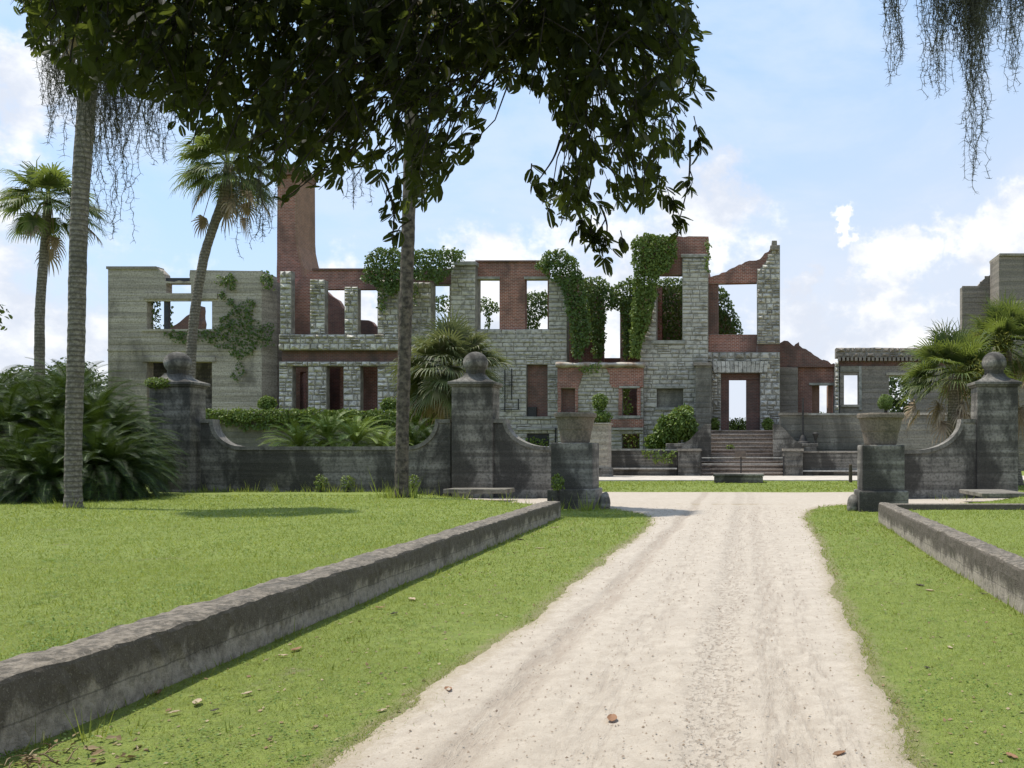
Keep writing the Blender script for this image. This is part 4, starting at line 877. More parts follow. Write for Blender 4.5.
# ------------------------------------------------------------------ palms
def fan_fronds(c, n, el_lo, el_hi, Lp, Lf, droop, nl=26, seed=0, wid=.045, r0=.12):
    g = np.random.default_rng(seed); V = []; Q = []; o = 0
    for i in range(n):
        az = 2.399963*i+g.normal(0, .25); el = el_lo+(el_hi-el_lo)*((i+.5)/n)**.9+g.normal(0, .12)
        a = np.array([math.cos(az)*math.cos(el), math.sin(az)*math.cos(el), math.sin(el)])
        lp = Lp*g.uniform(.75, 1.15); base = np.array(c)+np.array([math.cos(az), math.sin(az), 0])*r0
        mid = base+a*lp*.5; sag = droop*g.uniform(.2, .5)*lp; h = base+a*lp-np.array([0, 0, sag])
        s = np.cross(a, [0, 0, 1.0]); s /= np.linalg.norm(s)+1e-9
        up = np.cross(s, a); tw = g.normal(0, .35); s2 = s*math.cos(tw)+up*math.sin(tw); up = np.cross(s2, a)
        ax = h-mid; ax /= np.linalg.norm(ax)
        pw = .022
        V += [base-s2*pw, base+s2*pw, mid+s2*pw, mid-s2*pw, h+s2*pw*.7, h-s2*pw*.7]; Q += [[o, o+1, o+2, o+3], [o+3, o+2, o+4, o+5]]; o += 6
        lf = Lf*g.uniform(.8, 1.15)
        for k in range(nl):
            th = (k/(nl-1)-.5)*2; ang = th*1.9; ll = lf*(1-.38*abs(th)**1.6)*g.uniform(.9, 1.08)
            b0 = h+ax*(.22*lf*(1-abs(th)))
            d = ax*math.cos(ang)+s2*math.sin(ang)+up*(.22+.1*abs(th)); d /= np.linalg.norm(d)
            wdir = np.cross(d, up); wdir /= np.linalg.norm(wdir)+1e-9
            p1 = b0+d*ll*.5-np.array([0, 0, droop*ll*.10]); d2 = d*.8+np.array([0, 0, -droop*g.uniform(.3, .9)]); d2 /= np.linalg.norm(d2)
            p2 = p1+d2*ll*.28; d3 = d2*.6+np.array([0, 0, -droop*g.uniform(.3, 1.0)]); d3 /= np.linalg.norm(d3)+1e-9
            p3 = p2+d3*ll*.25
            w0, w1, w2 = wid*.6, wid*.5, wid*.28
            V += [b0-wdir*w0, b0+wdir*w0, p1+wdir*w1, p1-wdir*w1, p2+wdir*w2, p2-wdir*w2, p3+wdir*.004, p3-wdir*.004]
            Q += [[o, o+1, o+2, o+3], [o+3, o+2, o+4, o+5], [o+5, o+4, o+6, o+7]]; o += 8
    return np.array(V), np.array(Q)
def trunk(pts, r0, r1, name, parent, mat='palm_trunk', boot=0.0):
    P_ = [Vector(p) for p in pts]; out = []; rad = []
    def cr(p0, p1, p2, p3, t): return .5*((2*p1)+(p2-p0)*t+(2*p0-5*p1+4*p2-p3)*t*t+(3*p1-p0-3*p2+p3)*t**3)
    tot = sum((P_[i+1]-P_[i]).length for i in range(len(P_)-1)); acc = 0
    for i in range(len(P_)-1):
        a, b, c_, d = P_[max(i-1, 0)], P_[i], P_[i+1], P_[min(i+2, len(P_)-1)]; L = (c_-b).length; n = max(int(L/.12), 2)
        for k in range(n):
            t = k/n; out.append(cr(a, b, c_, d, t)); f = (acc+L*t)/tot
            rad.append((r0+(r1-r0)*f+.28*r0*math.exp(-f*tot/.35))*(1+random.uniform(-.035, .035)))
        acc += L
    out.append(P_[-1]); rad.append(r1)
    mb = MB(); n = 18
    u = Vector((1, 0, 0)); loops = []
    for i, p in enumerate(out):
        loops.append([p+Vector((math.cos(2*PI*k/n), math.sin(2*PI*k/n), 0))*rad[i]*(1+.06*mnoise.noise(Vector((math.cos(2*PI*k/n)*1.5, math.sin(2*PI*k/n)*1.5, p.z*2.5)))) for k in range(n)])
    mb.rings(loops)
    return mb.build(name, M[mat], parent, smooth=True)
def palm(pts, r0, r1, label, n=34, Lp=.95, Lf=1.0, dead=6, seed=1, nl=26, wid=.05, el=(-.7, 1.35), pods=0, droop=.8, deadL=1.0, group='cabbage palms', name='cabbage_palm', tm='palm_trunk', pm='palm'):
    t_ = thing(name, pts[0], label, 'palm tree', group)
    trunk(pts, r0, r1, 'trunk', t_, tm); c = Vector(pts[-1])
    V, Q = fan_fronds(c, n, el[0], el[1], Lp, Lf, droop, nl, seed, wid, r1*.6); np_mesh('crown', V, Q, M[pm], t_)
    if dead:
        V, Q = fan_fronds(c-Vector((0, 0, .15)), dead, -1.3, el[0]+.45, Lp*deadL*1.15, Lf*.75, 1.5, int(nl*.5), seed+50, wid*1.1, r1*.9); np_mesh('dead_fronds', V, Q, M['palm_dead'], t_)
    if pods:
        g = np.random.default_rng(seed+9); C = []; T = []
        for k in range(pods):
            a = g.uniform(0, 2*PI); d = np.array([math.cos(a)*.8, math.sin(a)*.5-.6, .25]); d /= np.linalg.norm(d)
            for j in range(420):
                s_ = g.random()**.6; p = np.array(c)+d*s_*2.1+np.array([0, 0, .5*s_-1.1*s_*s_])+g.normal(0, .20*s_+.03, 3); C.append(p); T.append(d+g.normal(0, .7, 3))
        V, Q = leaves(np.array(C), np.array(T), unit_rand(len(C)), .22, .07); np_mesh('flower_spray', V, Q, M['palm_pod'], t_)
    return t_
H = lambda x, y: float(height(np.array([x]), np.array([y]))[0])
def gp(x, y, z=None): return (x, y, H(x, y)-.05 if z is None else z)
def q(px, py, d): return tuple(P(px, py, d))
palm([gp(-15.6, 20.9), q(73.5, 440, 20.9), q(76, 350, 20.9), q(79, 225, 20.9), q(84, 140, 20.9), q(89, 70, 20.9), q(95, -48, 20.9)], .165, .185, 'tall straight palm trunk in front of the dark cycads, crown above the frame', seed=3, n=40, Lp=.85, Lf=.85, dead=10, nl=30, wid=.07)
palm([gp(-9.7, 25.4), q(402.5, 430, 25.4), q(404.5, 350, 25.4), q(408, 240, 25.4), q(411, 120, 25.4), q(413, 0, 25.4), q(414, -60, 25.4)], .175, .18, 'slim tall palm with rough dark trunk standing before the gate wall', tm='palm_trunk_dark', seed=4, n=46, Lp=1.0, Lf=1.05, dead=8, nl=30, wid=.07)
palm([gp(-27.3, 34.5), q(39, 380, 34.5), q(40, 310, 34.5), q(44.5, 250, 34.5), q(47, 216, 34.5), q(48, 200, 34.5)], .19, .14, 'palm with full green crown leaning slightly at the far left', seed=5, n=44, Lp=.95, Lf=.95, dead=4, nl=30, wid=.055, el=(-.75, 1.35))
palm([gp(-22.2, 36, 0), q(190, 385, 36), q(194, 320, 36), q(203, 262, 36), q(212, 231, 36), q(221, 205, 36), q(227, 178, 36), q(229, 164, 36)], .19, .165, 'curved palm behind the gate wall, hung with brown fronds under oak leaves', seed=6, n=46, Lp=1.0, Lf=1.05, dead=9, nl=30, wid=.055, el=(-.8, 1.3))
palm([gp(-15.3, 47, 0), q(452, 410, 47), q(452, 366, 47)], .42, .36, 'short bushy palm growing behind the middle gate pier', seed=7, n=84, droop=.62, Lp=1.45, Lf=1.45, pm='palm_old', dead=14, nl=32, wid=.085, el=(-.95, 1.45), deadL=.85)
palm([gp(9.0, 40, 0), q(953, 430, 40), q(955, 374, 40)], .3, .26, 'low palm with a hanging brown skirt left of the right gate pier', seed=8, droop=.5, n=78, Lp=1.2, Lf=1.2, dead=20, nl=30, wid=.06, el=(-.55, 1.4), pods=1, deadL=1.1)
palm([gp(13.0, 43, 0), q(1008, 420, 43), q(1006, 348, 43)], .3, .26, 'taller palm with yellow flower sprays behind the right gate pier', seed=9, droop=.5, n=84, Lp=1.45, Lf=1.4, dead=18, nl=30, wid=.06, el=(-.6, 1.4), pods=4, deadL=1.1)
palm([gp(15.2, 38, 0), q(1075, 400, 38), q(1075, 345, 38)], .3, .26, 'palm cut off by the right edge of the picture', seed=10, n=46, Lp=1.1, Lf=1.1, dead=18, nl=26, wid=.06, el=(-.6, 1.4))

# ------------------------------------------------------------------ cycads
def cycad_mesh(n, L, seed, nleaf=46, ll=.17, lw=.022, el=(-.6, 1.4)):
    g = np.random.default_rng(seed); V = []; Q = []; o = 0
    for i in range(n):
        az = 2.399963*i+g.normal(0, .2); e0 = el[0]+(el[1]-el[0])*((i+.5)/n)+g.normal(0, .08); l = L*g.uniform(.85, 1.1)
        hd = np.array([math.cos(az), math.sin(az), 0]); s = np.array([-math.sin(az), math.cos(az), 0]); p = np.array([0, 0, 0.0]); e = e0; st = l/nleaf; prev = p
        for k in range(nleaf):
            d = hd*math.cos(e)+np.array([0, 0, math.sin(e)]); prev = p; p = p+d*st; e -= (1.25/nleaf)*(.5+k/nleaf)
            up = np.cross(s, d); up = up if up[2] > 0 else -up
            if k % 6 == 5:
                w_ = .012; a = p-d*st*6; V += [a-s*w_, a+s*w_, p+s*w_, p-s*w_]; Q.append([o, o+1, o+2, o+3]); o += 4
            f = k/nleaf
            if f < .1: continue
            lk = ll*(1 if f < .75 else 1-(f-.75)*2.6)*(.5+min(1, (f-.1)*4)*.5)
            for sg in (-1, 1):
                td = s*sg*.8+d*.5+up*.38; td /= np.linalg.norm(td); wd = d*lw*.5
                tip = p+td*lk-np.array([0, 0, lk*.1]); V += [p-wd, p+wd, tip+wd*.25, tip-wd*.25]; Q.append([o, o+1, o+2, o+3]); o += 4
    return np.array(V), np.array(Q)
CYC = {}
def cycad(x, y, zt, s_, rot, label, kind, group):
    z0 = H(x, y); t_ = thing('cycad', (x, y, z0), label, 'cycad', group)
    if kind not in CYC:
        V, Q = cycad_mesh(*{'a': (96, 1.75, 1), 'b': (86, 1.65, 2), 'c': (80, 1.5, 3)}[kind][0:3], **({'ll': .19, 'lw': .016, 'nleaf': 60}))
        CYC[kind] = np_mesh('fronds', V+np.array(ORG[t_.name][:]), Q, M['cycad_light' if kind == 'c' else 'cycad'], t_); fr = CYC[kind]
    else:
        fr = CYC[kind].copy(); COL.objects.link(fr); fr.parent = t_
    fr.location = (0, 0, zt-z0); fr.scale = (s_,)*3; fr.rotation_euler = (0, 0, rot); ORG[fr.name] = ORG[t_.name]
    mb = MB(); mb.lathe((x, y, z0-.1), [(.24, 0), (.2, .3), (.22, max(zt-z0, .15)), (.1, max(zt-z0, .15)+.12)], 12, wob=.1); mb.build('stem', M['palm_trunk'], t_)
cyl = ['dark cycad at the lawn edge nearest the tall palm trunk', 'dark cycad at the far left edge of the lawn', 'dark cycad beside the gate pier, lowest fronds on the lawn', 'dark cycad with raised crown behind the tall trunk', 'dark cycad on a tall stem left of the trunk', 'dark cycad at the back left against the sky', 'dark cycad at back between trunk and gate pier', 'dark cycad low at left front of the clump', 'dark cycad filling the middle of the clump', 'dark cycad with low fronds at the front left of the clump', 'dark cycad behind the tall trunk, topmost of the clump', 'dark cycad tallest at the left frame edge', 'dark cycad whose crown leans toward the gate pier', 'dark cycad between trunk and gate pier, mid height', 'dark cycad right beside the gate pier top']
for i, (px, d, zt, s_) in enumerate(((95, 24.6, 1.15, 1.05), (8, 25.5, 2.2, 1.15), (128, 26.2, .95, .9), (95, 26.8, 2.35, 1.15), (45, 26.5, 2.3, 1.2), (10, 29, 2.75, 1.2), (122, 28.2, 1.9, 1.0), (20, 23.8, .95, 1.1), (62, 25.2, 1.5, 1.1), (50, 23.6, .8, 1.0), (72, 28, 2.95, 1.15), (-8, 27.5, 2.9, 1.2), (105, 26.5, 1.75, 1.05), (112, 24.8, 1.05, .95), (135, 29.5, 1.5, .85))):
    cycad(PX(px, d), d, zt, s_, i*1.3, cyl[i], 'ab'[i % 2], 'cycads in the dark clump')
cyr = ['bright young cycad behind the gate wall, leftmost', 'bright young cycad behind the gate wall, second from the left', 'bright young cycad in the middle behind the gate wall', 'bright young cycad left of the slim palm trunk']
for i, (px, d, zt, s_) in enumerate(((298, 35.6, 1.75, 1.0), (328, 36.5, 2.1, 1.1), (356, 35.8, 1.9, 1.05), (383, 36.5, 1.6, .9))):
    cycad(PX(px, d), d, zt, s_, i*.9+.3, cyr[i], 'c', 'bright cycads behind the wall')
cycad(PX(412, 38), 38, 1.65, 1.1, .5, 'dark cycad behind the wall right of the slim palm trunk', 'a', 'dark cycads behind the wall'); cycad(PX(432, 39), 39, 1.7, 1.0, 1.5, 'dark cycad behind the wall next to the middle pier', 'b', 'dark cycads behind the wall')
# one hanging yellow frond in the clump
# ------------------------------------------------------------------ creepers, bushes
def creeper(name, label, cat, regs, mat='ivy', size=.19, group=None, base=None, dens=120):
    Cs, Ns = [], []
    for poly, d, th, k in regs:
        xs = [p[0] for p in poly]; yy = [p[1] for p in poly]; A = (max(xs)-min(xs))*(max(yy)-min(yy))*(d/F)**2
        n = int(A*dens*k/(size/.24)**1.7); x = rng.uniform(min(xs)-2, max(xs)+2, n); y = rng.uniform(min(yy)-2, max(yy)+2, n)
        jx = smooth_noise(x, y, .35, 51)*2.2; jy = smooth_noise(x, y, .4, 52)*2.2
        m_ = in_poly(x+jx, y+jy, poly); x, y = x[m_], y[m_]; n = len(x)
        lump = .5+.35*smooth_noise(x, y*.35, .5, 53); dep = d-.05-th*rng.random(n)*np.clip(lump+.35, .15, 1.3)
        Cs.append(np.stack([(x-CX)*d/F, dep, CAMH-(y-HY)*d/F], 1)); nn = unit_rand(n)*.8+np.array([0, -.75, .55]); Ns.append(nn)
    C = np.concatenate(Cs); N = nrm(np.concatenate(Ns)); T = nrm(np.cross(N, unit_rand(len(C)))+np.array([0, 0, -.5]))
    V, Q = leaves(C, T, N, size*rng.uniform(.6, 1.3, len(C)), size*.8*rng.uniform(.7, 1.2, len(C)), .15)
    b = Vector((C[:, 0].mean(), C[:, 1].mean(), C[:, 2].min())) if base is None else base
    return props(np_mesh(name, V, Q, M[mat], origin=b), label, cat, group)
cg = 'creepers on the ruin'
creeper('ivy_creeper', 'dark bushy creeper capping the wall left of the tall stone pier', 'creeper', [([(366, 282), (369, 258), (380, 249), (400, 250), (418, 251), (448, 250), (466, 252), (466, 259), (455, 262), (452, 274), (440, 283), (418, 280), (405, 276), (402, 290), (394, 296), (380, 286)], 64.4, .9, 1.6), ([(376, 285), (388, 283), (386, 312), (379, 310)], 64.3, .3, .8), ([(412, 282), (418, 282), (417, 305), (413, 300)], 65.3, .3, .7)], group=cg)
creeper('ivy_creeper', 'thick creeper pouring down the broken edge of the brick storey', 'creeper', [([(535, 268), (548, 253), (562, 250), (576, 258), (584, 275), (588, 300), (592, 330), (588, 345), (582, 360), (574, 358), (572, 330), (566, 300), (560, 284), (548, 276)], 65.2, .8, 1.7)], group=cg)
creeper('ivy_creeper', 'creeper hanging inside the recess beside the tall sky gap', 'creeper', [([(584, 285), (592, 277), (604, 280), (616, 290), (618, 308), (606, 312), (607, 335), (604, 358), (596, 360), (592, 340), (588, 310)], 68.2, 1.3, 1.8), ([(612, 290), (622, 282), (632, 278), (640, 282), (640, 356), (624, 358), (622, 312), (612, 308)], 68.5, 1.0, 1.7)], group=cg)
creeper('ivy_creeper', 'creeper curtain draped over the top of the stone tower bay', 'creeper', [([(633, 240), (645, 235), (676, 237), (677, 256), (668, 272), (658, 276), (656, 298), (650, 322), (643, 342), (640, 360), (631, 358), (632, 320), (634, 280)], 64.7, .55, 2.0), ([(706, 240), (711, 246), (710, 275), (706, 270)], 65.0, .5, 1.2)], 'ivy_bright', group=cg)
creeper('ivy_creeper', 'leafy creeper seen through the tall window of the stone tower', 'creeper', [([(650, 283), (665, 279), (690, 280), (692, 345), (650, 345)], 70, 1.2, 1.5)], group=cg)
creeper('ivy_creeper', 'creeper seen through the two brick framed windows', 'creeper', [([(470, 305), (490, 299), (500, 302), (500, 313), (492, 314), (491, 330), (488, 330), (487, 312), (470, 312)], 74, .9, 1.5), ([(523, 295), (535, 292), (552, 293), (552, 312), (541, 320), (540, 335), (523, 335)], 73, .9, 1.7), ([(430, 298), (452, 296), (452, 312), (430, 312)], 74, .8, 1.2)], group=cg)
creeper('ivy_creeper', 'creeper on the sloping broken wall seen through the gable window', 'creeper', [([(716, 290), (724, 287), (732, 305), (738, 318), (744, 335), (716, 335)], 72.6, .8, 1.5)], group=cg)
creeper('ivy_creeper', 'thin creeper spreading over the concrete corner of the left wing', 'creeper', [([(214, 284), (218, 276), (234, 272), (238, 280), (236, 292), (226, 288)], 64.9, .12, .55), ([(262, 272), (272, 272), (275, 290), (268, 292)], 64.9, .4, 1.0), ([(164, 335), (180, 330), (212, 330), (222, 318), (238, 305), (252, 296), (256, 302), (252, 318), (262, 322), (275, 322), (274, 345), (258, 348), (252, 355), (240, 360), (228, 350), (215, 346), (205, 340), (184, 344), (176, 342)], 64.9, .16, .42), ([(222, 288), (236, 305), (233, 310), (219, 294)], 64.9, .1, .6), ([(240, 356), (246, 372), (236, 385), (232, 376)], 64.9, .1, .35)], group=cg)
creeper('ivy_creeper', 'creeper hanging inside the empty window of the concrete wing', 'creeper', [([(147, 300), (160, 300), (161, 330), (150, 332)], 65.8, .3, .8), ([(164, 285), (172, 287), (173, 298), (164, 298)], 66, .3, .9), ([(167, 300), (174, 300), (174, 328), (167, 328)], 66, .3, .8)], group=cg)
creeper('ivy_creeper', 'small trailing plant on the plaster coping of the bow', 'creeper', [([(578, 366), (600, 364), (598, 374), (585, 374)], 64.2, .3, .8)], 'ivy_bright', group=cg)
creeper('ivy_creeper', 'creeper filling the small windows of the bow', 'creeper', [([(622, 388), (630, 388), (634, 415), (622, 415)], 65.6, .5, .9), ([(622, 434), (640, 434), (640, 448), (622, 448)], 65.6, .4, .8), ([(527, 438), (549, 438), (549, 447), (527, 447)], 65.7, .3, .8)], 'ivy_bright', group=cg)
creeper('clipped_creeper', 'clipped bright creeper capping the long retaining wall', 'creeper', [([(203, 409), (447, 410), (447, 420), (400, 421), (203, 420)], 58.5, .5, 2.4)], 'ivy_bright', .17)
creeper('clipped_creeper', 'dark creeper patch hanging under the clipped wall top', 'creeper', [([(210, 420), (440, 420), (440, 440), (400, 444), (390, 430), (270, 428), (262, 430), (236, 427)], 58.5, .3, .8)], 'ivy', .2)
creeper('wall_weed', 'trailing weed spilling over the dark low wall by the steps', 'weed', [([(640, 450), (678, 450), (674, 461), (655, 463), (646, 458)], 58.6, .3, .7)], 'ivy_bright', .16)
def bush(px, py, rx, ry, d, label, name='round_bush', mat='shrub', size=.14, n=1400, cat='bush', group=None, stem=True, zbase=None, depth=None, lobes=()):
    c = P(px, py, d); a = rx*d/F; b = ry*d/F; dp = depth or a
    u_ = unit_rand(n); lum = 1+.22*smooth_noise(u_[:, 0]*3+px, u_[:, 2]*3+u_[:, 1]*2, 1.6, int(px)); rad = rng.random(n)**(.22)*lum
    C = u_*rad[:, None]*np.array([a, dp, b])+np.array(c[:]); N = nrm(u_+unit_rand(n)*.6+np.array([0, 0, .4])); T = nrm(np.cross(N, unit_rand(n))+u_*.4)
    for (lx, ly, lrx, lry, ln) in lobes:
        lc = np.array(P(lx, ly, d)[:]); u2 = unit_rand(ln); C2 = u2*(rng.random(ln)**.3)[:, None]*np.array([lrx*d/F, lrx*d/F*.8, lry*d/F])+lc+np.array([0, rng.normal(0, .3), 0]); N2 = nrm(u2+unit_rand(ln)*.6+np.array([0, 0, .4]))
        C = np.concatenate([C, C2]); N = np.concatenate([N, N2]); T = np.concatenate([T, nrm(np.cross(N2, unit_rand(ln))+u2*.4)]); n += ln
    z0 = zbase if zbase is not None else c.z-b
    t_ = thing(name, (c.x, c.y, z0), label, cat, group)
    V, Q = leaves(C, T, N, size*rng.uniform(.6, 1.3, n), size*.55, .2); np_mesh('foliage', V, Q, M[mat], t_)
    if stem:
        mb = MB(); mb.tube([(c.x, c.y, z0), (c.x+.02, c.y, c.z)], [.04+a*.06, .03], 7); mb.build('stem', M['bark'], t_)
    return t_
tg = 'clipped ball bushes'
bush(267, 404, 8, 7, 59.3, 'clipped ball bush on the creeper covered wall, farthest left', n=900, size=.16, group=tg, zbase=PZ(413, 59.3))
bush(389, 405, 7.5, 7, 59.3, 'clipped ball bush on the wall left of the slim trunk', n=900, size=.16, group=tg, zbase=PZ(413, 59.3))
bush(426, 402, 13, 9, 57.5, 'loose rounded bush right of the slim trunk above the wall', n=1800, size=.2, zbase=0)
bush(412, 414, 12, 6, 57.2, 'low flat bush under the rounded bush by the slim trunk', n=1200, size=.2, zbase=0)
bush(600, 402, 7.5, 7.5, 56.6, 'upper round tuft of the clipped bush on the concrete pillar', n=900, size=.15, zbase=PZ(423, 56.6), name='clipped_bush'); bush(601, 417, 10.5, 6, 56.6, 'lower drooping tuft of the clipped bush on the concrete pillar', n=900, size=.15, zbase=PZ(423, 56.6), name='clipped_bush')
bush(680, 424, 14, 15, 61.9, 'bright leafy shrub sloping down left of the front steps', 'leafy_shrub', n=2200, size=.26, cat='shrub', zbase=0, mat='shrub', lobes=((667, 433, 13, 12, 1500), (655, 442, 11, 8, 900), (690, 432, 8, 12, 800), (686, 411, 6, 5, 300), (664, 421, 5, 5, 160)))
bush(885.5, 402.5, 7.4, 7.4, uy, 'small clipped ball bush growing in the right urn', n=2600, size=.035, zbase=PZ(414, uy), group=tg)
bush(162, 383.5, 14, 5.0, 31.2, 'yellow green fern cushion on top of the second gate pier', 'fern_cushion', 'ivy_bright', .09, 1200, 'fern', zbase=4.2, stem=False)
for px, dd, lb in ((738, 66.8, 'green weeds growing on the doorway sill'), (714, 64.2, 'pale weeds at left of the doorway'), (768, 64.0, 'tall weed right of the doorway at the top of the steps')):
    bush(px, 425, 9 if px == 738 else 5, 6.5, dd, lb, 'weed_clump', 'ivy_bright', .18, 420, 'weed', zbase=PZ(430.5, 63.2), stem=True, depth=.4)
for px, py, lb in ((730, 447, 'weed growing between the steps'),): bush(px, py, 4, 2, 61.4, lb, 'weed_clump', 'ivy_bright', .12, 120, 'weed', zbase=PZ(449, 61.4), depth=.3)
for i, (px, d, lb) in enumerate(((321, 30.9, 'small white flowered weed at the wall foot'), (348, 30.9, 'leafy weed stem against the gate wall'), (413, 30.8, 'leafy weed by the foot of the slim palm'), (558, 24.8, 'yellow weed by the foot of the left pedestal'))):
    bush(px, 483, 6, 8, d, lb, 'weed_clump', 'ivy_bright', .09, 160, 'weed', zbase=H(PX(px, d), d)-.02, depth=.2)

# ------------------------------------------------------------------ trees beyond
def far_tree(x, y, h, r, label, n=2200, size=.5, seed=0, mat='far', group='trees beyond the ruin', z0=0):
    g = np.random.default_rng(seed); t_ = thing('broadleaf_tree', (x, y, z0), label, 'tree', group)
    mb = MB(); mb.tube([(x, y, z0-.1), (x+.2, y, z0+h*.3), (x-.1, y, z0+h*.65)], [h*.035, h*.028, h*.012], 8)
    cl = []
    for k in range(14):
        a = g.uniform(0, 2*PI); rr = r*g.uniform(.2, .85); zz = h*g.uniform(.4, .9); p = np.array([x+math.cos(a)*rr, y+math.sin(a)*rr, z0+zz]); cl.append((p, r*g.uniform(.28, .5)))
        if k < 6: mb.tube([(x, y, z0+h*.32), tuple((p+np.array([x, y, z0+h*.5]))/2), tuple(p)], [h*.016, h*.01, h*.004], 5)
    mb.build('trunk', M['bark'], t_)
    C = []; N = []
    for p, cr in cl:
        m_ = n//14; u_ = nrm(g.normal(size=(m_, 3))); C.append(p+u_*cr*(g.random((m_, 1))**.35)*np.array([1, 1, .75])); N.append(nrm(u_+nrm(g.normal(size=(m_, 3)))*.7+np.array([0, 0, .4])))
    C = np.concatenate(C); N = np.concatenate(N); T = np.cross(N, unit_rand(len(C))); V, Q = leaves(C, T, N, size*g.uniform(.6, 1.3, len(C)), size*.6, .15)
    np_mesh('crown', V, Q, M[mat], t_); return t_
ft = [(PX(88, 80), 80, 10.2, 4.5, 'broadleaf tree whose top shows left of the concrete wing'), (PX(55, 85), 85, 10.5, 5, 'broadleaf tree on the horizon behind the cycads'), (PX(5, 90), 90, 9.5, 5, 'broadleaf tree behind the left palm trunk'),
      (PX(905, 95), 95, 10.5, 4.5, 'green tree seen through the right window of the low range'), (PX(735, 150), 150, 6.6, 6, 'distant tree seen low through the doorway'), (PX(760, 160), 160, 7.5, 6, 'distant tree just right of the doorway axis'), (PX(822, 110), 110, 6.5, 5, 'distant tree seen through the brick doorway'),
      (PX(-92, 60), 60, 17.5, 5.0, 'tree at the left frame edge, only twigs showing')]
for i, (x, y, h, r, lb) in enumerate(ft): far_tree(x, y, h, r, lb, seed=i+20, size=.42, n=3000)

# ------------------------------------------------------------------ live oak overhead
oak = thing('live_oak', (-3.6, -2.2, 0), 'live oak whose dark leafy boughs hang into the top of the picture', 'tree')
def bez(pts, n):
    P_ = [Vector(p) for p in pts]; out = []
    for i in range(len(P_)-1):
        a, b, c_, d = P_[max(i-1, 0)], P_[i], P_[i+1], P_[min(i+2, len(P_)-1)]
        for k in range(n):
            t = k/n; out.append(.5*((2*b)+(c_-a)*t+(2*a-5*b+4*c_-d)*t*t+(3*b-a-3*c_+d)*t**3))
    return out+[P_[-1]]
mb = MB(); pts = bez([(-3.6, -2.2, -.2), (-3.5, -2.0, 1.2), (-3.4, -1.6, 2.6), (-3.5, -1.0, 3.8)], 8); mb.tube(pts, [.62*math.exp(-i*.02)+.25*math.exp(-i*.6) for i in range(len(pts))], 16); mb.build('trunk', M['bark'], oak, smooth=True)
limbs = [[(-3.5, -1.2, 3.5), (-3.4, .8, 4.6), (-3.2, 2.6, 4.75), (-2.9, 4.0, 4.5), (-2.6, 4.8, 3.9)], [(-3.4, -.9, 3.7), (-2.4, 1.2, 4.9), (-1.6, 2.8, 4.9), (-1.1, 3.7, 4.5), (-.75, 4.1, 3.75)], [(-3.4, -.6, 4.0), (-2.8, 1.5, 4.9), (-2.1, 3.2, 4.8), (-1.8, 4.1, 4.3)], [(-3.3, -1.4, 3.6), (-1.2, .2, 5.0), (.5, 2.4, 4.75), (.95, 4.0, 3.99), (1.2, 4.3, 4.0), (1.6, 4.8, 4.15)], [(.5, 2.4, 4.75), (.62, 3.3, 4.25), (.66, 3.98, 3.97), (.55, 4.4, 4.1)], [(.95, 3.9, 4.0), (1.15, 4.03, 3.96), (1.36, 4.1, 3.96), (1.55, 4.2, 4.05)], [(-2.4, 1.2, 4.9), (-1.4, 2.2, 5.4), (-.4, 3.4, 5.0)]]
LP = []
for l in limbs:
    b = bez(l, 10); r0 = .17 if Vector(l[0]).x < -1 else .045; mb = MB(); mb.tube(b, [r0*(1-i/len(b))**.8+.012 for i in range(len(b))], 9); mb.build('limb', M['bark'], oak, smooth=True); LP += b[10:] if r0 > .1 else []
LPA = np.array([p[:] for p in LP])
poly = [(20, -10), (22, 20), (18, 35), (34, 56), (45, 62), (38, 82), (70, 98), (110, 92), (142, 94), (150, 110), (160, 104), (164, 120), (185, 148), (215, 152), (240, 170), (268, 196), (300, 200), (330, 188), (352, 192), (372, 178), (384, 196), (396, 205), (436, 208), (446, 186), (442, 168), (470, 152), (486, 112), (500, 96), (520, 98), (545, 118), (562, 130), (574, 160), (570, 182), (540, 182), (530, 200), (545, 214), (560, 226), (590, 232), (608, 218), (640, 222), (668, 205), (690, 170), (700, 140), (690, 120), (705, 92), (698, 60), (704, 30), (690, -10)]
ext = poly[:-1]+[(690, -10), (700, -130), (30, -130)]
n0 = 4000; tx, ty = rng.uniform(10, 715, n0), rng.uniform(-125, 235, n0)
ok = in_poly(tx+rng.normal(0, 6, n0), ty+rng.normal(0, 6, n0), ext)
hole = in_poly(tx, ty, [(478, 118), (500, 104), (545, 122), (560, 140), (566, 160), (565, 180), (540, 176), (520, 150)])
ok &= ~hole; ok &= rng.random(n0) < np.where(ty > 130, .75, 1.0)
tx, ty = tx[ok], ty[ok]
sp = [(582, 244), (596, 252), (612, 250), (622, 258), (606, 262), (590, 240), (600, 246), (575, 236), (388, 222), (394, 238), (386, 208), (705, 92), (700, 155), (690, 190), (676, 232), (682, 222), (672, 205), (700, 140), (535, 188), (540, 198), (36, 40), (28, 14), (432, 172), (470, 150)]
tx = np.concatenate([tx, [a for a, b in sp]]); ty = np.concatenate([ty, [b for a, b in sp]])
td = rng.uniform(3.15, 4.5, len(tx)); td[-len(sp):] = 3.9
CC = np.stack([(tx-CX)*td/F, td, CAMH-(ty-HY)*td/F], 1)
tw = MB(); LC, LT, LN, LL = [], [], [], []
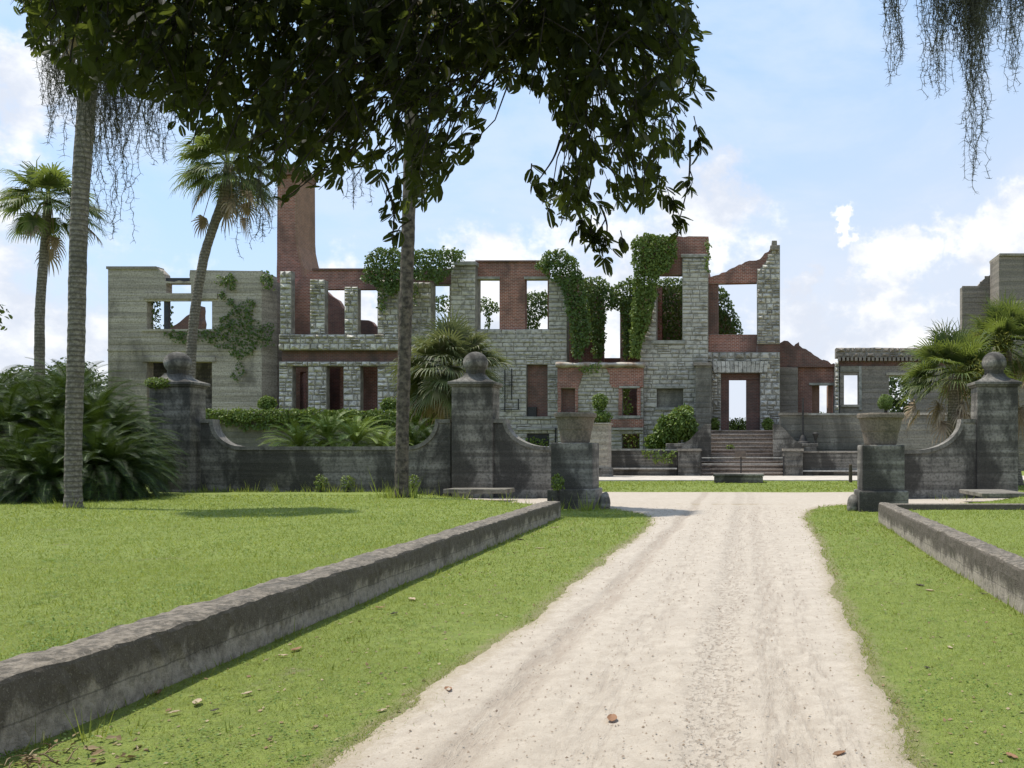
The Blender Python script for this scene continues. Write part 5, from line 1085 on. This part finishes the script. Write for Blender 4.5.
for i, c in enumerate(CC):
    dd = LPA-c; k = np.argmin((dd**2).sum(1)+((LPA[:, 2] < c[2]-.1)*4)); st = LPA[k]
    edge_ = i >= len(CC)-len(sp)
    ln = min(.34, np.linalg.norm(st-c)) if not edge_ else min(.12, np.linalg.norm(st-c)); dr = (c-st)/(np.linalg.norm(c-st)+1e-6); dr = dr*.7+np.array([rng.normal(0, .3), rng.normal(0, .3), -.35]); dr /= np.linalg.norm(dr)
    a = c-dr*ln; m_ = c-dr*ln*.5+rng.normal(0, .015, 3)
    hx_, hy_ = (CX+np.array([a[0], c[0]])*F/np.array([a[1], c[1]])), (HY-(np.array([a[2], c[2]])-CAMH)*F/np.array([a[1], c[1]]))
    vis = in_poly(hx_, hy_, ext).all() and not in_poly(hx_, hy_, [(425, 200), (452, 160), (474, 145), (490, 110), (510, 98), (545, 116), (566, 140), (570, 178), (535, 190), (500, 205)]).any()
    if (i % 2 == 0 and vis) or (edge_ and ln < .18): tw.tube([tuple(a), tuple(m_), tuple(c)], [.0035, .0025, .0015], 4, cap=False)
    nl = rng.integers(5, 9) if not edge_ else 7
    for j in range(nl):
        f = rng.random()**.7; p = a+(c-a)*f+rng.normal(0, .006, 3); t = dr+unit_rand(1)[0]*.85; LC.append(p); LT.append(t); LN.append(np.array([0, 0, 1.0])+unit_rand(1)[0]*.8); LL.append(rng.uniform(.036, .085))
LC, LT, LN, LL = map(np.array, (LC, LT, LN, LL))
tipp = LC+nrm(LT)*LL[:, None]*.8; hx, hy = CX+tipp[:, 0]*F/tipp[:, 1], HY-(tipp[:, 2]-CAMH)*F/tipp[:, 1]; sprayl = np.zeros(len(LC), bool); sprayl[-len(sp)*7:] = True
hole2 = in_poly(hx+rng.normal(0, 4, len(hx)), hy+rng.normal(0, 4, len(hx)), [(440, 190), (452, 168), (474, 152), (490, 116), (510, 104), (545, 124), (562, 140), (566, 165), (560, 178), (535, 180), (500, 200), (450, 215)])
lump = smooth_noise(hx, hy, .055, 71)+.5*smooth_noise(hx, hy, .13, 72)
kp = sprayl | (in_poly(hx+rng.normal(0, 5, len(hx)), hy+rng.normal(0, 5, len(hx)), ext) & ~hole2 & ((lump < .22+.4*(hx < 350)+.3*(hy < 40)) | (rng.random(len(hx)) < .2)))
LC, LT, LN, LL = LC[kp], LT[kp], LN[kp], LL[kp]
# unseen leaves added above and behind the frame to shade the low boughs
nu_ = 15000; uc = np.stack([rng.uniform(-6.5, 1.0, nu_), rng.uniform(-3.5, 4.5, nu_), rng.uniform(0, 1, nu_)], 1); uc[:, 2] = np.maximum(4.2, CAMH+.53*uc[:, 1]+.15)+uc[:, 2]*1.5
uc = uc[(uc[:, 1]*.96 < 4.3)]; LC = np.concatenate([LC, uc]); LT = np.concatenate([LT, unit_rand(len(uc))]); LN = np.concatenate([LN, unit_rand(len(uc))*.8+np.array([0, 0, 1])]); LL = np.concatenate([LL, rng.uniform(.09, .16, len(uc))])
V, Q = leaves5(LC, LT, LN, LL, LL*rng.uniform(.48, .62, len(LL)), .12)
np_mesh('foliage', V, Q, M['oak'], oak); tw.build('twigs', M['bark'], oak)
# main twigs that carry the hanging sprays
for (pa, pb, dpt) in (((560, 140), (535, 185), 3.9), ((590, 150), (582, 215), 3.9), ((600, 160), (618, 192), 3.9), ((600, 205), (604, 252), 3.9), ((690, 140), (678, 225), 3.95), ((384, 180), (392, 244), 3.8), ((600, 120), (640, 200), 3.9)):
    a, b = P(*pa, dpt), P(*pb, dpt); mb = MB(); mb.tube(bez([a, a.lerp(b, .5)+Vector((.02, .01, .015)), b], 5), [.006-.0004*i for i in range(11)], 5); mb.build('hanging_twig', M['bark'], oak)

# ------------------------------------------------------------------ spanish moss
def moss(label, strands, r=.0013, seed=0):
    g = np.random.default_rng(seed); mb = MB(); C = []; T = []
    for (px, py0, py1, d, spread, cnt) in strands:
        cnt = int(cnt*2.8)
        x0, z0, z1 = PX(px, d), PZ(py0, d), PZ(py1, d); L = z0-z1; sp_ = spread*d/F
        for s in range(cnt):
            f = .3+.7*g.random(); l = L*(f if s > 2 else 1); p = np.array([x0+g.normal(0, sp_), d+g.normal(0, sp_), z0+g.uniform(0, .1)]); pts = [p]; n = max(int(l/.028), 4); wv = g.uniform(0, 6, 3); nar = p[0]-x0
            for k in range(n):
                pull = -.05*(pts[-1][0]-x0) if k > n*.3 else 0
                q_ = pts[-1]+np.array([g.normal(0, .008)+pull, g.normal(0, .008), -.028]); pts.append(q_)
                for _ in range(5):
                    if g.random() < .85:
                        a = unit_rand(1)[0]; a[2] = a[2]*.7-.15; C.append(q_); T.append(a*g.uniform(.012, .036))
            mb.tube([tuple(p_) for p_ in pts], r, 3, cap=False)
    o = mb
    C, T = np.array(C), np.array(T); S = nrm(np.cross(T, unit_rand(len(T))))*r*.8; mid = C+T*.55+S*3.5
    b = Vector((C[:, 0].mean(), C[:, 1].mean(), C[:, 2].max()))
    V = np.stack([C-S, C+S, mid+S*.8, mid-S*.8, C+T+S*.25, C+T-S*.25], 1).reshape(-1, 3); k = (np.arange(len(C))*6)[:, None]
    Q = np.concatenate([k+np.array([[0, 1, 2, 3]]), k+np.array([[3, 2, 4, 5]])], 0)
    t_ = thing('spanish_moss', b, label, 'moss', 'hanging moss'); mb.build('strands', M['moss'], t_); np_mesh('tendrils', V, Q, M['moss'], t_)
moss('long grey moss beard hanging in the top right corner', [(975, -70, 195, 4.0, 7, 14), (965, -70, 60, 4.0, 13, 46), (985, -70, 50, 4.05, 14, 46), (950, -60, 45, 3.95, 8, 20), (1012, -70, 95, 4.1, 8, 16), (1028, -70, 40, 4.0, 10, 22), (972, -60, 115, 4.0, 9, 20)], seed=1)
moss('slender grey moss strand left of the big beard', [(934, -60, 108, 4.0, 7, 14)], seed=2)
moss('short grey moss strand farthest left in the top right corner', [(893, -60, 88, 4.0, 6, 12)], seed=3)
moss('grey moss hanging left of the tall palm trunk', [(56, 40, 150, 4.6, 12, 18), (66, 60, 130, 4.7, 6, 8)], seed=4)
moss('long wispy moss hanging right of the tall palm trunk', [(112, 60, 245, 4.6, 12, 12), (118, 60, 170, 4.6, 13, 22), (102, 60, 165, 4.6, 8, 16), (138, 70, 140, 4.6, 8, 12)], seed=5)
moss('small moss wisp over the curved palm crown', [(158, 90, 175, 4.4, 7, 10), (238, 150, 262, 4.4, 5, 5), (262, 150, 250, 4.4, 6, 6), (355, 180, 215, 4.3, 4, 3)], seed=6)

# ------------------------------------------------------------------ fallen leaves
def dry(px, py, L, kind, label, on=0):
    d = (CAMH-on)*F/(py-HY); x = PX(px, d); z = max(H(x, d), on)
    if edgeL(np.array([d]))[0] < x < edgeR(np.array([d]))[0]: z = .012
    n = 7; mb = MB(); a = random.uniform(0, 2*PI); lo = []
    ca, sa = math.cos(a), math.sin(a); curl = random.uniform(.25, .5)
    for i in range(n):
        t = i/(n-1); w_ = L*.26*math.sin(PI*(.06+.9*t))**.8; row = []
        for s_ in (-1, -.5, 0, .5, 1):
            u_ = (t-.5)*L; v_ = s_*w_*.85; zz = .003+curl*abs(s_)**1.6*w_+.08*L*(2*t-1)**2+.008*mnoise.noise(Vector((t*4, s_, px)))
            row.append((x+u_*ca-v_*sa, d+u_*sa+v_*ca, z+zz))
        lo.append(row)
    vs_ = [v for r in lo for v in r]; fs = [(i*5+k, i*5+k+1, (i+1)*5+k+1, (i+1)*5+k) for i in range(n-1) for k in range(4)]
    mb.add(vs_, fs)
    props(mb.build('fallen_leaf', M[kind], origin=(x, d, z), smooth=True), label, 'leaf', 'fallen leaves')
for args in ((448, 692, .11, 'dry', 'orange brown leaf at left edge of the sandy path'), (612, 722, .14, 'dry', 'long curled brown leaf lying on the sand near the bottom'), (839, 757, .09, 'dry', 'brown curled leaf near the right edge of the sand'),
             (197, 703, .12, 'dry_pale', 'pale tan leaf on grass by the near curb'), (174, 713, .07, 'dry_pale', 'small pale scrap left of the tan leaf'), (215, 711, .06, 'dry_dark', 'small dark leaf right of the tan leaf'), (247, 694, .08, 'dry_pale', 'tan leaf alone on the grass between curb and sand'), (158, 693, .1, 'dry', 'brown leaf at the foot of the near curb'),
             (296, 650, .13, 'dry', 'rust brown curled leaf on grass beside the curb'), (283, 656, .08, 'dry_pale', 'pale leaf next to the rust brown leaf'), (380, 608, .1, 'dry', 'brown leaf below the middle of the left curb'), (394, 614, .1, 'dry_dark', 'dark leaf on the verge in mid distance'), (412, 600, .15, 'dry_pale', 'pale leaf pair by the curb in mid distance'), (382, 711, .07, 'dry_pale', 'white leaf scrap at the sand edge'),
             (540, 549, .16, 'dry_pale', 'pale leaf on the far part of the left verge'), (555, 528, .2, 'dry_pale', 'pale leaf near the far end of the left curb'), (520, 540, .16, 'dry_dark', 'dark leaf against the far left curb'),
             (920, 586, .14, 'dry_dark', 'dark leaf on the right verge'), (930, 591, .11, 'dry_pale', 'yellowish leaf beside the dark one on the right verge'), (950, 648, .08, 'dry_pale', 'pale leaf low on the right verge'), (984, 594, .1, 'dry_dark', 'dark leaf by the right curb'), (927, 668, .06, 'dry_dark', 'small dark leaf at the near right verge'), (1012, 757, .09, 'dry', 'brown leaf in the bottom right corner')):
    dry(*args)
# dead frond and litter heap in the near corner by the curb
mb = MB()
for i in range(34):
    x = random.uniform(-3.75, -3.45); y = random.uniform(4.3, 4.8); z = H(x, y)+random.uniform(.0, .05); a = random.uniform(0, 2*PI); l = random.uniform(.04, .13); v = Vector((math.cos(a)*l, math.sin(a)*l, random.uniform(-.01, .06)))
    mb.tube([Vector((x, y, z)), Vector((x, y, z))+v*.5+Vector((0, 0, .012)), Vector((x, y, z))+v], [.004, .0035, .001], 4)
for i in range(60):
    x = random.uniform(-3.78, -3.2)-.0; y = random.uniform(4.3, 5.0)-.25*(x+3.5); z = H(x, y)+random.uniform(.004, .035); a = random.uniform(0, 2*PI); l = random.uniform(.014, .045); v = Vector((math.cos(a)*l, math.sin(a)*l, random.uniform(-.015, .015))); s_ = Vector((-v.y, v.x, random.uniform(-.02, .02)))*.4; p = Vector((x, y, z))
    mb.add([p-v, p-s_, p+v, p+s_+Vector((0, 0, .008))], [(0, 1, 2, 3)])
o = mb.build('twig_litter', M['litter']); props(o, 'heap of dry twigs and brown litter at the curb foot, bottom left', 'litter', kind='stuff')
